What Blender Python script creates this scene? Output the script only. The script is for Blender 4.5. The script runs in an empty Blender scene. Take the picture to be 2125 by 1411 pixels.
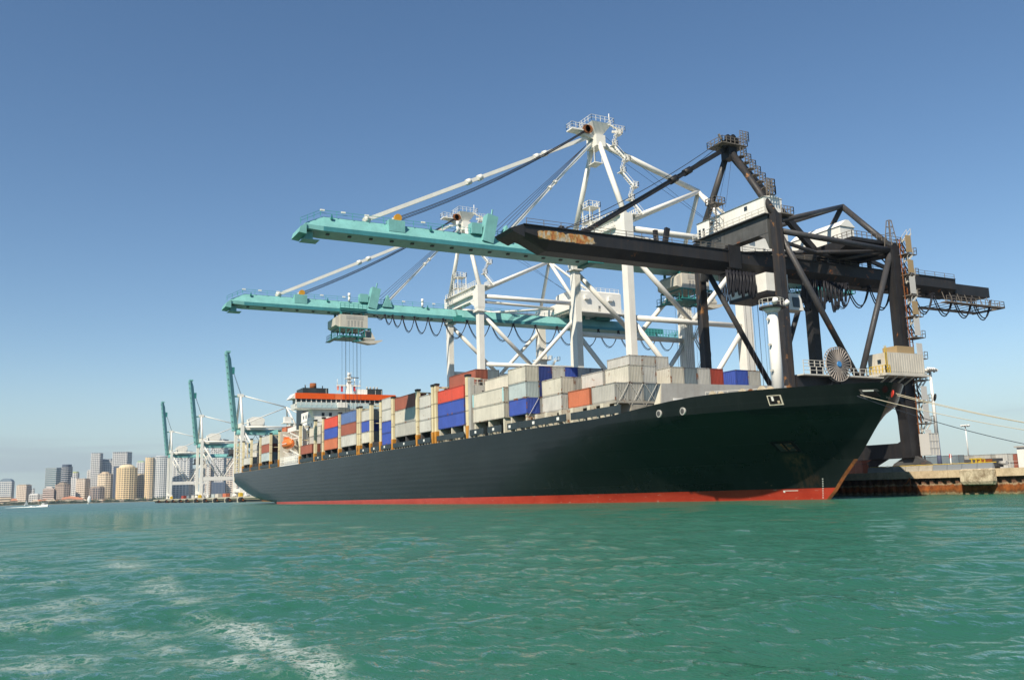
import bpy, math, random
import numpy as np
from mathutils import Vector, Matrix
random.seed(7)
R = math.radians
scene = bpy.context.scene
COL = scene.collection

# ------------------------------------------------------------------ camera
# X = landward (away from the quay edge), Y = along the ship towards its stern, Z up. Water at z = 0.
F_PX, YAW, PITCH, ROLL = 1853.35, .492372, .166279, .0295126
CX, CY, IMG_W = 1062.5, 705.5, 2125.0
CAM = np.array([0, 0, 2.2])
_F = np.array([math.sin(YAW)*math.cos(PITCH), math.cos(YAW)*math.cos(PITCH), math.sin(PITCH)])
_R0 = np.array([math.cos(YAW), -math.sin(YAW), 0]); _U0 = np.cross(_R0, _F)
_R = _R0*math.cos(ROLL) - _U0*math.sin(ROLL); _U = _U0*math.cos(ROLL) + _R0*math.sin(ROLL)
def ray(x, y): return _F + _R*((x-CX)/F_PX) - _U*((y-CY)/F_PX)
def at(x, y, X=None, Y=None, Z=None, d=None):
    """photo pixel -> point on the plane X=, Y= or Z= (or at depth d)"""
    D = ray(x, y)
    t = (X-CAM[0])/D[0] if X is not None else (Y-CAM[1])/D[1] if Y is not None else (Z-CAM[2])/D[2] if Z is not None else d
    return CAM + D*t
cd = bpy.data.cameras.new('camera'); cam = bpy.data.objects.new('camera', cd); COL.objects.link(cam)
cd.sensor_width = 36; cd.lens = 36*F_PX/IMG_W; cd.clip_start = .1; cd.clip_end = 60000
M = Matrix(((_R[0], _U[0], -_F[0], CAM[0]), (_R[1], _U[1], -_F[1], CAM[1]), (_R[2], _U[2], -_F[2], CAM[2]), (0, 0, 0, 1)))
cam.matrix_world = M
scene.camera = cam

# ------------------------------------------------------------------ sky, sun, exposure
TO_SUN = Vector((-1, -.62, 1.1)).normalized()
EL = math.asin(TO_SUN.z); AZ = math.atan2(TO_SUN.x, TO_SUN.y)
w = bpy.data.worlds.new('World'); scene.world = w; w.use_nodes = True
nt = w.node_tree; nt.nodes.clear()
wo = nt.nodes.new('ShaderNodeOutputWorld'); bg = nt.nodes.new('ShaderNodeBackground')
sky = nt.nodes.new('ShaderNodeTexSky'); sky.sky_type = 'NISHITA'; sky.sun_disc = False
sky.sun_elevation = EL; sky.sun_rotation = AZ; sky.altitude = 0
sky.air_density = 1.0; sky.dust_density = .05; sky.ozone_density = 1.5
bg.inputs['Strength'].default_value = .088
hs_ = nt.nodes.new('ShaderNodeHueSaturation'); hs_.inputs['Saturation'].default_value = 1.14; hs_.inputs['Hue'].default_value = .5
nt.links.new(sky.outputs[0], hs_.inputs['Color']); 
# a few faint, flat cloud streaks low over the horizon
tc = nt.nodes.new('ShaderNodeTexCoord'); mp_ = nt.nodes.new('ShaderNodeMapping'); mp_.inputs['Scale'].default_value = (2.2, 2.2, 42); nt.links.new(tc.outputs['Generated'], mp_.inputs[0])
cn = nt.nodes.new('ShaderNodeTexNoise'); cn.inputs['Scale'].default_value = 1.0; cn.inputs['Detail'].default_value = 5; nt.links.new(mp_.outputs[0], cn.inputs[0])
sx_ = nt.nodes.new('ShaderNodeSeparateXYZ'); nt.links.new(tc.outputs['Generated'], sx_.inputs[0])
def mr_(v, a, b, c=0., d=1.):
    n = nt.nodes.new('ShaderNodeMapRange'); n.interpolation_type = 'SMOOTHSTEP'
    for i, q in enumerate((a, b, c, d)): n.inputs[i+1].default_value = q
    nt.links.new(v, n.inputs[0]); return n.outputs[0]
ml = None
for o_ in (mr_(sx_.outputs[2], .012, .03), mr_(sx_.outputs[2], .085, .05), mr_(cn.outputs[0], .48, .62, 0, .42)):
    if ml is None: ml = o_
    else:
        q_ = nt.nodes.new('ShaderNodeMath'); q_.operation = 'MULTIPLY'; nt.links.new(ml, q_.inputs[0]); nt.links.new(o_, q_.inputs[1]); ml = q_.outputs[0]
cm_ = nt.nodes.new('ShaderNodeMix'); cm_.data_type = 'RGBA'; nt.links.new(ml, cm_.inputs[0]); hb_ = nt.nodes.new('ShaderNodeMix'); hb_.data_type = 'RGBA'      # moist pale blue air all round the horizon
nt.links.new(mr_(sx_.outputs[2], .16, 0., 0, .75), hb_.inputs[0]); nt.links.new(hs_.outputs[0], hb_.inputs[6]); hb_.inputs[7].default_value = (3.5, 4.7, 5.4, 1)
nt.links.new(hb_.outputs[2], cm_.inputs[6]); cm_.inputs[7].default_value = (3.3, 3.7, 4.3, 1)
nt.links.new(cm_.outputs[2], bg.inputs[0]); nt.links.new(bg.outputs[0], wo.inputs[0])
sd = bpy.data.lights.new('sun', 'SUN'); sd.energy = 5.0; sd.angle = R(.53); sd.color = (1, .90, .74)
sun = bpy.data.objects.new('sun', sd); COL.objects.link(sun); sun.location = (0, 0, 300)
sun.rotation_euler = (-TO_SUN).to_track_quat('-Z', 'Y').to_euler()
vs = scene.view_settings
vs.view_transform = 'Standard'; vs.look = 'None'; vs.exposure = .42; vs.gamma = 1; vs.use_curve_mapping = False
scene.cycles.max_bounces = 6
scene.cycles.caustics_reflective = False

# ------------------------------------------------------------------ mesh helpers
def V3(p): return np.array(p, float)
class MB:
    """collects shapes in world coordinates; build() links them as ONE mesh object"""
    def __init__(s): s.v = []; s.f = []; s.sm = []
    def add(s, vs, fs, smooth=False):
        o = len(s.v); s.v.extend([tuple(map(float, p)) for p in vs]); s.f.extend([tuple(i+o for i in f) for f in fs]); s.sm.extend([smooth]*len(fs)); return s
    def box(s, x0, x1, y0, y1, z0, z1):
        return s.add([(x0,y0,z0),(x1,y0,z0),(x1,y1,z0),(x0,y1,z0),(x0,y0,z1),(x1,y0,z1),(x1,y1,z1),(x0,y1,z1)],
                     [(3,2,1,0),(4,5,6,7),(0,1,5,4),(1,2,6,5),(2,3,7,6),(3,0,4,7)])
    def beam(s, p, q, w, h=None, up=(0,0,1), w2=None, h2=None):
        h = h or w; w2 = w2 or w; h2 = h2 or h
        p = V3(p); q = V3(q); d = q-p; d /= np.linalg.norm(d); up = V3(up)
        if abs(d@up) > .98: up = np.array([1., 0, 0])
        a = np.cross(d, up); a /= np.linalg.norm(a); b = np.cross(a, d)
        vs = []
        for c, ww, hh in ((p, w, h), (q, w2, h2)):
            for i, j in ((-1,-1),(1,-1),(1,1),(-1,1)): vs.append(c + a*(i*ww/2) + b*(j*hh/2))
        return s.add(vs, [(3,2,1,0),(4,5,6,7),(0,1,5,4),(1,2,6,5),(2,3,7,6),(3,0,4,7)])
    def tube(s, p, q, r, n=10, r2=None):
        r2 = r if r2 is None else r2
        p = V3(p); q = V3(q); d = q-p; d /= np.linalg.norm(d)
        up = np.array([0,0,1.]) if abs(d[2]) < .9 else np.array([1.,0,0])
        a = np.cross(d, up); a /= np.linalg.norm(a); b = np.cross(a, d)
        vs = []
        for c, rr in ((p, r), (q, r2)):
            for i in range(n):
                t = 2*math.pi*i/n; vs.append(c + a*(rr*math.cos(t)) + b*(rr*math.sin(t)))
        s.add(vs, [(i, (i+1) % n, n+(i+1) % n, n+i) for i in range(n)], n > 5)
        o = len(s.v)-2*n
        s.f.extend([tuple(o+i for i in reversed(range(n))), tuple(o+n+i for i in range(n))]); s.sm.extend([False, False])
        return s
    def path(s, pts, r, n=4):
        pts = [V3(p) for p in pts]
        vs = []
        for i, c in enumerate(pts):
            d = pts[min(i+1, len(pts)-1)] - pts[max(i-1, 0)]; d /= max(1e-9, np.linalg.norm(d))
            up = np.array([0,0,1.]) if abs(d[2]) < .95 else np.array([1.,0,0])
            a = np.cross(d, up); a /= np.linalg.norm(a); b = np.cross(a, d)
            for k in range(n):
                t = 2*math.pi*k/n; vs.append(c + a*(r*math.cos(t)) + b*(r*math.sin(t)))
        fs = []
        for i in range(len(pts)-1):
            for k in range(n): fs.append((i*n+k, i*n+(k+1) % n, (i+1)*n+(k+1) % n, (i+1)*n+k))
        fs.append(tuple(reversed(range(n)))); fs.append(tuple((len(pts)-1)*n+k for k in range(n)))
        return s.add(vs, fs, True)
    def loft(s, rings, smooth=False, cap=True):
        n = len(rings[0]); vs = [p for r in rings for p in r]; fs = []
        for i in range(len(rings)-1):
            for k in range(n): fs.append((i*n+k, i*n+(k+1) % n, (i+1)*n+(k+1) % n, (i+1)*n+k))
        s.add(vs, fs, smooth)
        if cap:
            o = len(s.v)-len(vs)
            s.f.extend([tuple(o+i for i in reversed(range(n))), tuple(o+(len(rings)-1)*n+i for i in range(n))]); s.sm.extend([False]*2)
        return s
    def prism(s, poly, axis, a, b):
        """poly: 2-D outline in the plane square to axis ('x','y','z'), extruded from a to b"""
        def pt(u, v, t): return {'x': (t, u, v), 'y': (u, t, v), 'z': (u, v, t)}[axis]
        return s.loft([[pt(u, v, a) for u, v in poly], [pt(u, v, b) for u, v in poly]])
    def rail(s, pts, h=1.1, sp=2.0, r=.04, rails=2):
        pts = [V3(p) for p in pts]
        for a, b in zip(pts[:-1], pts[1:]):
            L = np.linalg.norm(b-a); n = max(1, int(round(L/sp)))
            for i in range(n+1):
                c = a+(b-a)*(i/n); s.beam(c, c+np.array([0,0,h]), r*2)
            for k in range(rails): z = np.array([0,0,h*(k+1)/rails]); s.beam(a+z, b+z, r*1.6)
        return s
    def stair(s, p, q, wv, n=None):
        """flight from p up to q, wv = width vector"""
        p = V3(p); q = V3(q); wv = V3(wv)
        for k in (0, 1): s.beam(p+wv*k, q+wv*k, .08, .28)
        n = n or max(3, int(abs(q[2]-p[2])/.45))
        u = wv/np.linalg.norm(wv); d = q-p; d[2] = 0; d /= max(1e-6, np.linalg.norm(d))
        for i in range(n):
            c = p+(q-p)*((i+.5)/n)
            s.beam(c, c+wv, .3, .06)
        for k in (0, 1):
            o = wv*k+np.array([0,0,1.0]); s.beam(p+o, q+o, .06); s.beam(p+wv*k, p+o, .06); s.beam(q+wv*k, q+o, .06)
        return s
    def mesh(s, name, off=(0,0,0)):
        me = bpy.data.meshes.new(name)
        v = np.array(s.v)-np.array(off)
        me.from_pydata([tuple(p) for p in v], [], s.f)
        me.polygons.foreach_set('use_smooth', s.sm)
        me.update()
        return me
    def build(s, name, mat, parent=None):
        o = bpy.data.objects.new(name, s.mesh(name, world_loc(parent)))
        COL.objects.link(o); o.parent = parent
        o.data.materials.append(mat)
        return o
def world_loc(p):
    v = np.zeros(3)
    while p is not None: v += np.array(p.location); p = p.parent
    return v
def tag(o, label, cat, group=None, kind=None):
    o['label'] = label; o['category'] = cat
    if group: o['group'] = group
    if kind: o['kind'] = kind
    return o
def thing(name, loc, label, cat, group=None):
    o = bpy.data.objects.new(name, None); COL.objects.link(o); o.location = loc; o.empty_display_size = .5
    return tag(o, label, cat, group)
def struct(o): o['kind'] = 'structure'; return o
def stuff(o): o['kind'] = 'stuff'; return o
def copy_tree(o, parent=None):
    c = o.copy(); COL.objects.link(c); c.parent = parent
    for ch in list(o.children): copy_tree(ch, c)
    return c

# ------------------------------------------------------------------ materials
def new_mat(name):
    m = bpy.data.materials.new(name); m.use_nodes = True
    t = m.node_tree; return m, t, t.nodes['Principled BSDF'], t.nodes.new, t.links.new
def ramp(t, stops):
    n = t.nodes.new('ShaderNodeValToRGB'); e = n.color_ramp.elements
    while len(e) < len(stops): e.new(.5)
    for i, (p, c) in enumerate(stops): e[i].position = p; e[i].color = c if len(c) == 4 else (*c, 1)
    return n
def noise(t, vec, scale, detail=4, rough=.6, sx=(1,1,1)):
    mp = t.nodes.new('ShaderNodeMapping'); mp.inputs['Scale'].default_value = sx; t.links.new(vec, mp.inputs[0])
    n = t.nodes.new('ShaderNodeTexNoise'); n.inputs['Scale'].default_value = scale; n.inputs['Detail'].default_value = detail; n.inputs['Roughness'].default_value = rough
    t.links.new(mp.outputs[0], n.inputs[0]); return n
def mix(t, fac, a, b, mode='MIX'):
    n = t.nodes.new('ShaderNodeMix'); n.data_type = 'RGBA'; n.blend_type = mode
    if isinstance(fac, (int, float)): n.inputs[0].default_value = fac
    else: t.links.new(fac, n.inputs[0])
    for i, c in ((6, a), (7, b)):
        if isinstance(c, (tuple, list)): n.inputs[i].default_value = c if len(c) == 4 else (*c, 1)
        else: t.links.new(c, n.inputs[i])
    return n.outputs[2]
RUST = (.17, .06, .02)
def paint(name, col, rough=.5, var=.18, dirt=.35, dirt_col=(.12,.09,.06), rust=0.0, streak=.3, metal=0, spec=.4, rust_col=RUST, rscale=.5):
    """weathered paint: tone variation, vertical run-off streaks, grime and rust spots"""
    m, t, b, N, L = new_mat(name)
    g = N('ShaderNodeNewGeometry').outputs['Position']
    n1 = noise(t, g, .35, 5); n2 = noise(t, g, 1.6, 4, .6, (1, 1, .07)); n3 = noise(t, g, rscale, 8, .68)
    dark = tuple(c*(1-var*1.6) for c in col); lite = tuple(min(1, c*(1+var*.6)) for c in col)
    r1 = ramp(t, [(.3, dark), (.7, lite)]); L(n1.outputs[0], r1.inputs[0])
    r2 = ramp(t, [(.50, (0,0,0)), (.78, (streak,)*3)]); L(n2.outputs[0], r2.inputs[0])
    c = mix(t, r2.outputs[0], r1.outputs[0], dirt_col)
    n4 = noise(t, g, 3.5, 6, .7); r4 = ramp(t, [(.55, (0,0,0)), (.8, (dirt,)*3)]); L(n4.outputs[0], r4.inputs[0])
    c = mix(t, r4.outputs[0], c, dirt_col)
    if rust > 0:
        r3 = ramp(t, [(1-rust-.03, (0,0,0)), (1-rust+.03, (1,1,1))]); L(n3.outputs[0], r3.inputs[0])
        n5 = noise(t, g, 4, 5, .7); r5 = ramp(t, [(.3, (rust_col[0]*.4, rust_col[1]*.4, rust_col[2]*.4)), (.5, rust_col), (.72, (.35, .14, .04))]); L(n5.outputs[0], r5.inputs[0])
        c = mix(t, r3.outputs[0], c, r5.outputs[0])
    L(c, b.inputs['Base Color'])
    rr = ramp(t, [(.3, (max(.05, rough-.1),)*3), (.7, (min(1, rough+.15),)*3)]); L(n4.outputs[0], rr.inputs[0]); L(rr.outputs[0], b.inputs['Roughness'])
    b.inputs['Metallic'].default_value = metal; b.inputs['Specular IOR Level'].default_value = spec
    return m
def plain(name, col, rough=.6, metal=0, spec=.3):
    m, t, b, N, L = new_mat(name); b.inputs['Base Color'].default_value = (*col, 1); b.inputs['Roughness'].default_value = rough
    b.inputs['Metallic'].default_value = metal; b.inputs['Specular IOR Level'].default_value = spec
    return m
MAT = {}
MAT['white'] = paint('white_crane_paint', (.76,.74,.68), .45, .06, .12, (.35,.30,.22), 0, .12)
MAT['cream'] = paint('cream_post_paint', (.70,.60,.38), .55, .1, .3, (.30,.17,.06), .34, .35)
MAT['shipwhite'] = paint('ship_white_paint', (.78,.77,.72), .45, .07, .2, (.35,.27,.18), 0, .2)
MAT['teal'] = paint('teal_boom_paint', (.19,.44,.42), .45, .12, .25, (.05,.18,.18), 0, .25)
MAT['tealshade'] = paint('shaded_teal_fascia', (.055,.24,.27), .5, .12, .25, (.03,.11,.12), 0, .3)  # boom teal darkened: shade of the upright face put into its colour
MAT['tealdk'] = paint('dark_teal_paint', (.03,.20,.19), .5, .15, .3, (.02,.07,.07), 0, .3)
MAT['black'] = paint('black_crane_paint', (.018,.018,.02), .5, .25, .4, (.05,.035,.025), .30, .4)
MAT['blackrust'] = paint('rusty_black_paint', (.022,.022,.024), .55, .25, .4, (.06,.04,.025), .365, .5)
MAT['rail'] = plain('rail_paint', (.55,.53,.47), .5)
MAT['railteal'] = plain('teal_rail_paint', (.08,.34,.33), .5)
MAT['railblack'] = plain('grey_rail_paint', (.16,.14,.12), .6)
MAT['rope'] = plain('dark_wire_rope', (.03,.035,.05), .6)
MAT['cable'] = plain('black_cable_rubber', (.015,.015,.02), .5)
MAT['manila'] = plain('pale_mooring_rope', (.48,.42,.32), .9)
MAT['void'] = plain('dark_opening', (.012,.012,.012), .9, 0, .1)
MAT['glass'] = plain('dark_window_glass', (.02,.03,.04), .08, 0, .6)
MAT['orange'] = paint('orange_band_paint', (.72,.10,.012), .45, .06, .1, (.3,.08,.02), 0, .12)
MAT['brass'] = plain('yellow_sheave_paint', (.55,.27,.03), .5)
MAT['yellow'] = paint('yellow_steel_paint', (.62,.42,.03), .5, .12, .4, (.2,.12,.03), 0, .3)
MAT['grey'] = paint('grey_deck_paint', (.40,.39,.36), .6, .12, .3, (.2,.14,.09), 0, .3)
MAT['darkgrey'] = paint('dark_machinery', (.07,.07,.07), .6, .25, .4, (.12,.08,.05), .33, .3)
MAT['beige'] = paint('beige_cabin_paint', (.54,.51,.44), .5, .08, .25, (.3,.22,.14), 0, .25)
MAT['conc'] = paint('quay_concrete', (.42,.37,.29), .85, .25, .6, (.13,.10,.07), 0, .5)
MAT['green_hull_edge'] = plain('hull_green_black', (.018,.026,.026), .4)

# ------------------------------------------------------------------ water: one sheet out to the horizon, waves as geometry near the boat
def make_water():
    rng = np.random.default_rng(11)
    az = np.radians(np.concatenate([np.linspace(-9, 66, 720), np.linspace(72, 346, 46)]))
    dense = 720
    th = np.concatenate([np.radians(np.linspace(24, .8, 1000)), []])
    r1 = CAM[2]/np.tan(th)
    r2 = np.geomspace(r1[-1]*1.02, 40000, 70)
    r = np.concatenate([r1, r2]); dr = np.gradient(r)
    A, Rr = np.meshgrid(az, r); X = Rr*np.sin(A); Y = Rr*np.cos(A)
    Z = np.zeros_like(X); DX = np.zeros_like(X); DY = np.zeros_like(X)
    D = np.repeat(dr[:, None], len(az), 1)
    mean = math.radians(200)
    nw = 90
    lam = np.geomspace(.32, 11, nw)
    for i, l in enumerate(lam):
        k = 2*math.pi/l
        sl = (.046 if l < 1.0 else .034 if l < 2.6 else .030*(2.6/l)**.5)*rng.uniform(.6, 1.25)
        a = sl/k
        ang = mean + rng.normal(0, .62)
        kx, ky = math.sin(ang), math.cos(ang)
        ph = k*(kx*X+ky*Y) + rng.uniform(0, 6.28)
        att = np.clip(1.6 - 4.2*D/l, 0, 1)
        # slow groups so that the chop comes and goes
        grp = .65+.5*np.sin(k*.13*(ky*X-kx*Y)+rng.uniform(0, 6.28))*np.sin(k*.09*(kx*X+ky*Y)+rng.uniform(0, 6.28))
        a = a*att*grp
        Z += a*np.sin(ph); c = 1.0*a*np.cos(ph); DX += c*kx; DY += c*ky
    Z[:, dense:] = 0; DX[:, dense:] = 0; DY[:, dense:] = 0
    # wake of the boat the picture was taken from: foam weight by distance to the wash lines
    foam = np.zeros_like(X)
    def wash(pix, w0, w1, s):
        P = np.array([at(x, y, Z=0)[:2] for x, y in pix])
        best = np.full(X.shape, 1e9); tt = np.zeros_like(X); n = len(P)-1
        for j in range(n):
            a, b = P[j], P[j+1]; d = b-a; L2 = d@d
            t = np.clip(((X-a[0])*d[0]+(Y-a[1])*d[1])/L2, 0, 1)
            q = np.hypot(X-a[0]-t*d[0], Y-a[1]-t*d[1])
            m = q < best; best = np.where(m, q, best); tt = np.where(m, (j+t)/n, tt)
        ww = w0+(w1-w0)*tt
        return s*np.exp(-(best/ww)**2)*(1-.3*tt)
    foam = np.maximum(foam, wash([(700, 1405), (600, 1330), (470, 1290), (380, 1245), (310, 1205), (235, 1165)], .6, 1.1, .84))
    foam = np.maximum(foam, wash([(560, 1405), (430, 1370), (330, 1330)], .7, .7, .8))
    foam = np.maximum(foam, wash([(240, 1400), (150, 1330), (60, 1270), (0, 1215), (-60, 1160)], 1.4, 3.5, .58))
    foam = np.maximum(foam, wash([(0, 1400), (-40, 1300), (-80, 1200)], 1.8, 4, .58))
    P = np.stack([X+DX, Y+DY, Z], -1).reshape(-1, 3)
    nr, na = X.shape
    i = np.arange(nr-1)[:, None]*na; j = np.arange(na)[None, :]; jn = (j+1) % na
    F = np.stack([(i+j), (i+jn), (i+na+jn), (i+na+j)], -1).reshape(-1, 4)
    # plug under the camera
    me = bpy.data.meshes.new('water')
    me.vertices.add(len(P)+1); me.vertices.foreach_set('co', np.vstack([P, [[0, 0, 0]]]).ravel())
    tri = np.stack([np.full(na, len(P)), (np.arange(na)+1) % na, np.arange(na)], -1)
    loops = np.concatenate([F.ravel(), tri.ravel()]).astype(np.int32)
    starts = np.concatenate([np.arange(len(F))*4, len(F)*4+np.arange(na)*3]).astype(np.int32)
    me.loops.add(len(loops)); me.loops.foreach_set('vertex_index', loops)
    me.polygons.add(len(starts)); me.polygons.foreach_set('loop_start', starts)
    me.update(calc_edges=True); me.validate()
    if me.polygons[1000].normal.z < 0: me.flip_normals()
    me.polygons.foreach_set('use_smooth', [True]*len(me.polygons))
    at_ = me.attributes.new('foam', 'FLOAT', 'POINT'); at_.data.foreach_set('value', np.concatenate([foam.ravel(), [0]]).astype(np.float32))
    o = bpy.data.objects.new('water', me); COL.objects.link(o); struct(o)
    m, t, b, N, L = new_mat('green_sea_water')
    def math_(op, x, y=None, z=None):
        n = N('ShaderNodeMath'); n.operation = op
        for i, q in enumerate((x, y, z)):
            if q is None: continue
            if isinstance(q, (int, float)): n.inputs[i].default_value = q
            else: L(q, n.inputs[i])
        return n.outputs[0]
    def rng_(v, a0, a1, b0=0., b1=1.):
        n = N('ShaderNodeMapRange'); n.interpolation_type = 'SMOOTHSTEP'
        for i, q in enumerate((a0, a1, b0, b1)): n.inputs[i+1].default_value = q
        L(v, n.inputs[0]); return n.outputs[0]
    g = N('ShaderNodeNewGeometry').outputs['Position']
    n1 = noise(t, g, .012, 3); r1_ = ramp(t, [(.35, (.027,.126,.082)), (.65, (.038,.156,.100))]); L(n1.outputs[0], r1_.inputs[0])
    att = N('ShaderNodeAttribute'); att.attribute_name = 'foam'; A_ = att.outputs['Fac']
    # lacy foam: ridges of noise, broken into patches, thicker where the wash is fresh
    f1 = noise(t, g, 2.1, 7, .66); f1.inputs['Distortion'].default_value = .35
    f2 = noise(t, g, 5.2, 6, .66); f2.inputs['Distortion'].default_value = .2
    f3 = noise(t, g, .8, 7, .7); f4 = noise(t, g, .33, 3)
    l1 = rng_(math_('ABSOLUTE', math_('SUBTRACT', f1.outputs[0], .5)), .0, .05, 1, 0)
    l2 = rng_(math_('ABSOLUTE', math_('SUBTRACT', f2.outputs[0], .5)), .0, .045, .8, 0)
    patch = rng_(math_('MULTIPLY_ADD', A_, .30, f4.outputs[0]), .61, .80)
    lace = math_('MULTIPLY', math_('MAXIMUM', l1, l2), patch)
    clump = rng_(math_('MULTIPLY_ADD', A_, .34, f3.outputs[0]), .86, 1.0)
    fo = math_('MINIMUM', math_('ADD', math_('MULTIPLY', lace, math_('MULTIPLY', A_, .8)), math_('MULTIPLY', math_('MULTIPLY', clump, rng_(f2.outputs[0], .38, .55)), .8)), .9)
    milk = math_('MULTIPLY', A_, .16)
    c = mix(t, milk, r1_.outputs[0], (.07,.18,.13))
    up = N('ShaderNodeCombineXYZ'); up.inputs[2].default_value = 1
    df = N('ShaderNodeBsdfDiffuse'); L(c, df.inputs['Color']); L(up.outputs[0], df.inputs['Normal'])   # light scattered back from below does not follow the ripples
    nb1 = noise(t, g, 5.5, 4, .6, (1.35, .75, 1)); nb2 = noise(t, g, 1.5, 5, .62, (1.5, .7, 1)); nb3 = noise(t, g, .22, 4, .6, (1.5, .7, 1))
    h1 = math_('MULTIPLY_ADD', nb2.outputs[0], 2.2, nb1.outputs[0]); h2 = math_('MULTIPLY_ADD', nb3.outputs[0], 12., h1)
    bp = N('ShaderNodeBump'); bp.inputs['Strength'].default_value = 1.0; bp.inputs['Distance'].default_value = .072
    L(h2, bp.inputs['Height'])
    gl = N('ShaderNodeBsdfGlossy')
    ln = N('ShaderNodeVectorMath'); ln.operation = 'LENGTH'; L(g, ln.inputs[0]); L(rng_(ln.outputs['Value'], 30, 420, .03, .32), gl.inputs['Roughness']); L(bp.outputs[0], gl.inputs['Normal'])
    fr = N('ShaderNodeFresnel'); fr.inputs['IOR'].default_value = 1.34; L(bp.outputs[0], fr.inputs['Normal'])
    ms = N('ShaderNodeMixShader'); L(math_('MINIMUM', fr.outputs[0], .62), ms.inputs[0]); L(df.outputs[0], ms.inputs[1]); L(gl.outputs[0], ms.inputs[2])
    fd = N('ShaderNodeBsdfDiffuse'); fd.inputs['Color'].default_value = (.56,.60,.57,1)
    ms2 = N('ShaderNodeMixShader'); L(fo, ms2.inputs[0]); L(ms.outputs[0], ms2.inputs[1]); L(fd.outputs[0], ms2.inputs[2])
    t.nodes.remove(b); L(ms2.outputs[0], t.nodes['Material Output'].inputs['Surface'])
    me.materials.append(m)
make_water()

# ------------------------------------------------------------------ quay and yard
QX, QZ, QY0, QY1 = 103.5, 3.1, -140, 925
def rust_wall():
    m, t, b, N, L = new_mat('rusty_sheet_pile_steel')
    g = N('ShaderNodeNewGeometry').outputs['Position']
    sp = N('ShaderNodeSeparateXYZ'); L(g, sp.inputs[0])
    n0 = noise(t, g, 1.3, 6, .7); n1 = noise(t, g, 2.2, 6, .65, (1, 1, .12)); n2 = noise(t, g, 6, 5, .7)
    a = N('ShaderNodeMath'); a.operation = 'MULTIPLY_ADD'; L(n1.outputs[0], a.inputs[0]); a.inputs[1].default_value = .9; L(sp.outputs[2], a.inputs[2])
    r = ramp(t, [(.0, (.10,.09,.06)), (.16, (.16,.135,.08)), (.22, (.26,.21,.13)), (.27, (.16,.075,.03)), (.40, (.30,.095,.025)), (.54, (.25,.085,.03)), (.60, (.40,.31,.21)), (.66, (.17,.09,.06)), (1, (.10,.06,.045))])
    mr = N('ShaderNodeMapRange'); mr.inputs[1].default_value = 0; mr.inputs[2].default_value = 2.9; L(a.outputs[0], mr.inputs[0]); L(mr.outputs[0], r.inputs[0])
    r2 = ramp(t, [(.35, (.45,.45,.45)), (.65, (1.15,1.1,1))]); L(n0.outputs[0], r2.inputs[0])
    c = mix(t, 1., r.outputs[0], r2.outputs[0], 'MULTIPLY')
    L(c, b.inputs['Base Color']); b.inputs['Roughness'].default_value = .85; b.inputs['Specular IOR Level'].default_value = .2
    bp = N('ShaderNodeBump'); bp.inputs['Distance'].default_value = .04; L(n2.outputs[0], bp.inputs['Height']); L(bp.outputs[0], b.inputs['Normal'])
    return m
def stained(name, col, stain, amount=.5, scale=.9):
    m, t, b, N, L = new_mat(name)
    g = N('ShaderNodeNewGeometry').outputs['Position']
    n1 = noise(t, g, scale, 8, .72); n2 = noise(t, g, 1.5, 5, .65, (1, 1, .15)); n3 = noise(t, g, 9, 5, .7)
    r1 = ramp(t, [(.45, (0,0,0)), (.62, (amount,)*3)]); L(n1.outputs[0], r1.inputs[0])
    r2 = ramp(t, [(.5, (0,0,0)), (.75, (amount*.7,)*3)]); L(n2.outputs[0], r2.inputs[0])
    r3 = ramp(t, [(.3, tuple(c*.82 for c in col)), (.7, tuple(min(1, c*1.1) for c in col))]); L(n3.outputs[0], r3.inputs[0])
    c = mix(t, r1.outputs[0], r3.outputs[0], stain); c = mix(t, r2.outputs[0], c, tuple(s*.8 for s in stain))
    L(c, b.inputs['Base Color']); b.inputs['Roughness'].default_value = .88; b.inputs['Specular IOR Level'].default_value = .2
    bp = N('ShaderNodeBump'); bp.inputs['Distance'].default_value = .05; L(n3.outputs[0], bp.inputs['Height']); L(bp.outputs[0], b.inputs['Normal'])
    return m
MAT['rustwall'] = rust_wall()
MAT['cap'] = stained('quay_cap_concrete', (.60,.48,.32), (.30,.22,.13), .5)
MAT['fender_conc'] = stained('stained_fender_concrete', (.62,.53,.38), (.14,.09,.045), .8, .8)
MAT['yard'] = stained('yard_asphalt', (.16,.15,.14), (.08,.08,.08), .4, .1)
MAT['quaydark'] = plain('quay_shadow_fill', (.05,.045,.04), .9)
quay = MB().box(QX+1.0, 900, QY0, QY1, -4, QZ-.06).build('quay', MAT['yard']); struct(quay)
# cap beam in cast lengths with open joints, sheet piles below it
y = 40.0
while y < 128:
    MB().box(QX, QX+2.6, y+.03, y+5.97, 2.15, QZ).build('cap_block', MAT['cap'], quay); y += 6
MB().box(QX, QX+2.6, QY0, 39.97, 2.15, QZ).build('cap_beam', MAT['cap'], quay)
MB().box(QX, QX+2.6, 130.05, 470, 2.15, QZ).build('cap_beam', MAT['cap'], quay)
MB().box(QX, QX+2.6, 470.1, QY1, 1.4, QZ).build('cap_beam', MAT['cap'], quay)
MB().box(QX+.75, QX+1.6, QY0, 43, -4, 2.2).build('sheet_pile_wall', MAT['rustwall'], quay)
MB().box(QX+.75, QX+1.6, 118.05, 470, -4, 2.2).build('sheet_pile_wall', MAT['rustwall'], quay)
MB().box(QX+1.2, QX+1.9, 470.1, QY1, -4, 1.5).build('sheet_pile_wall', MAT['rustwall'], quay)
sp = MB().prism([(.0+QX+.75, 0), (QX+.75, .42), (QX+.4, .62), (QX+.4, 1.06), (QX+.75, 1.25), (QX+1.2, 1.25), (QX+1.2, 0)], 'z', -4, 2.2)
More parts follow.
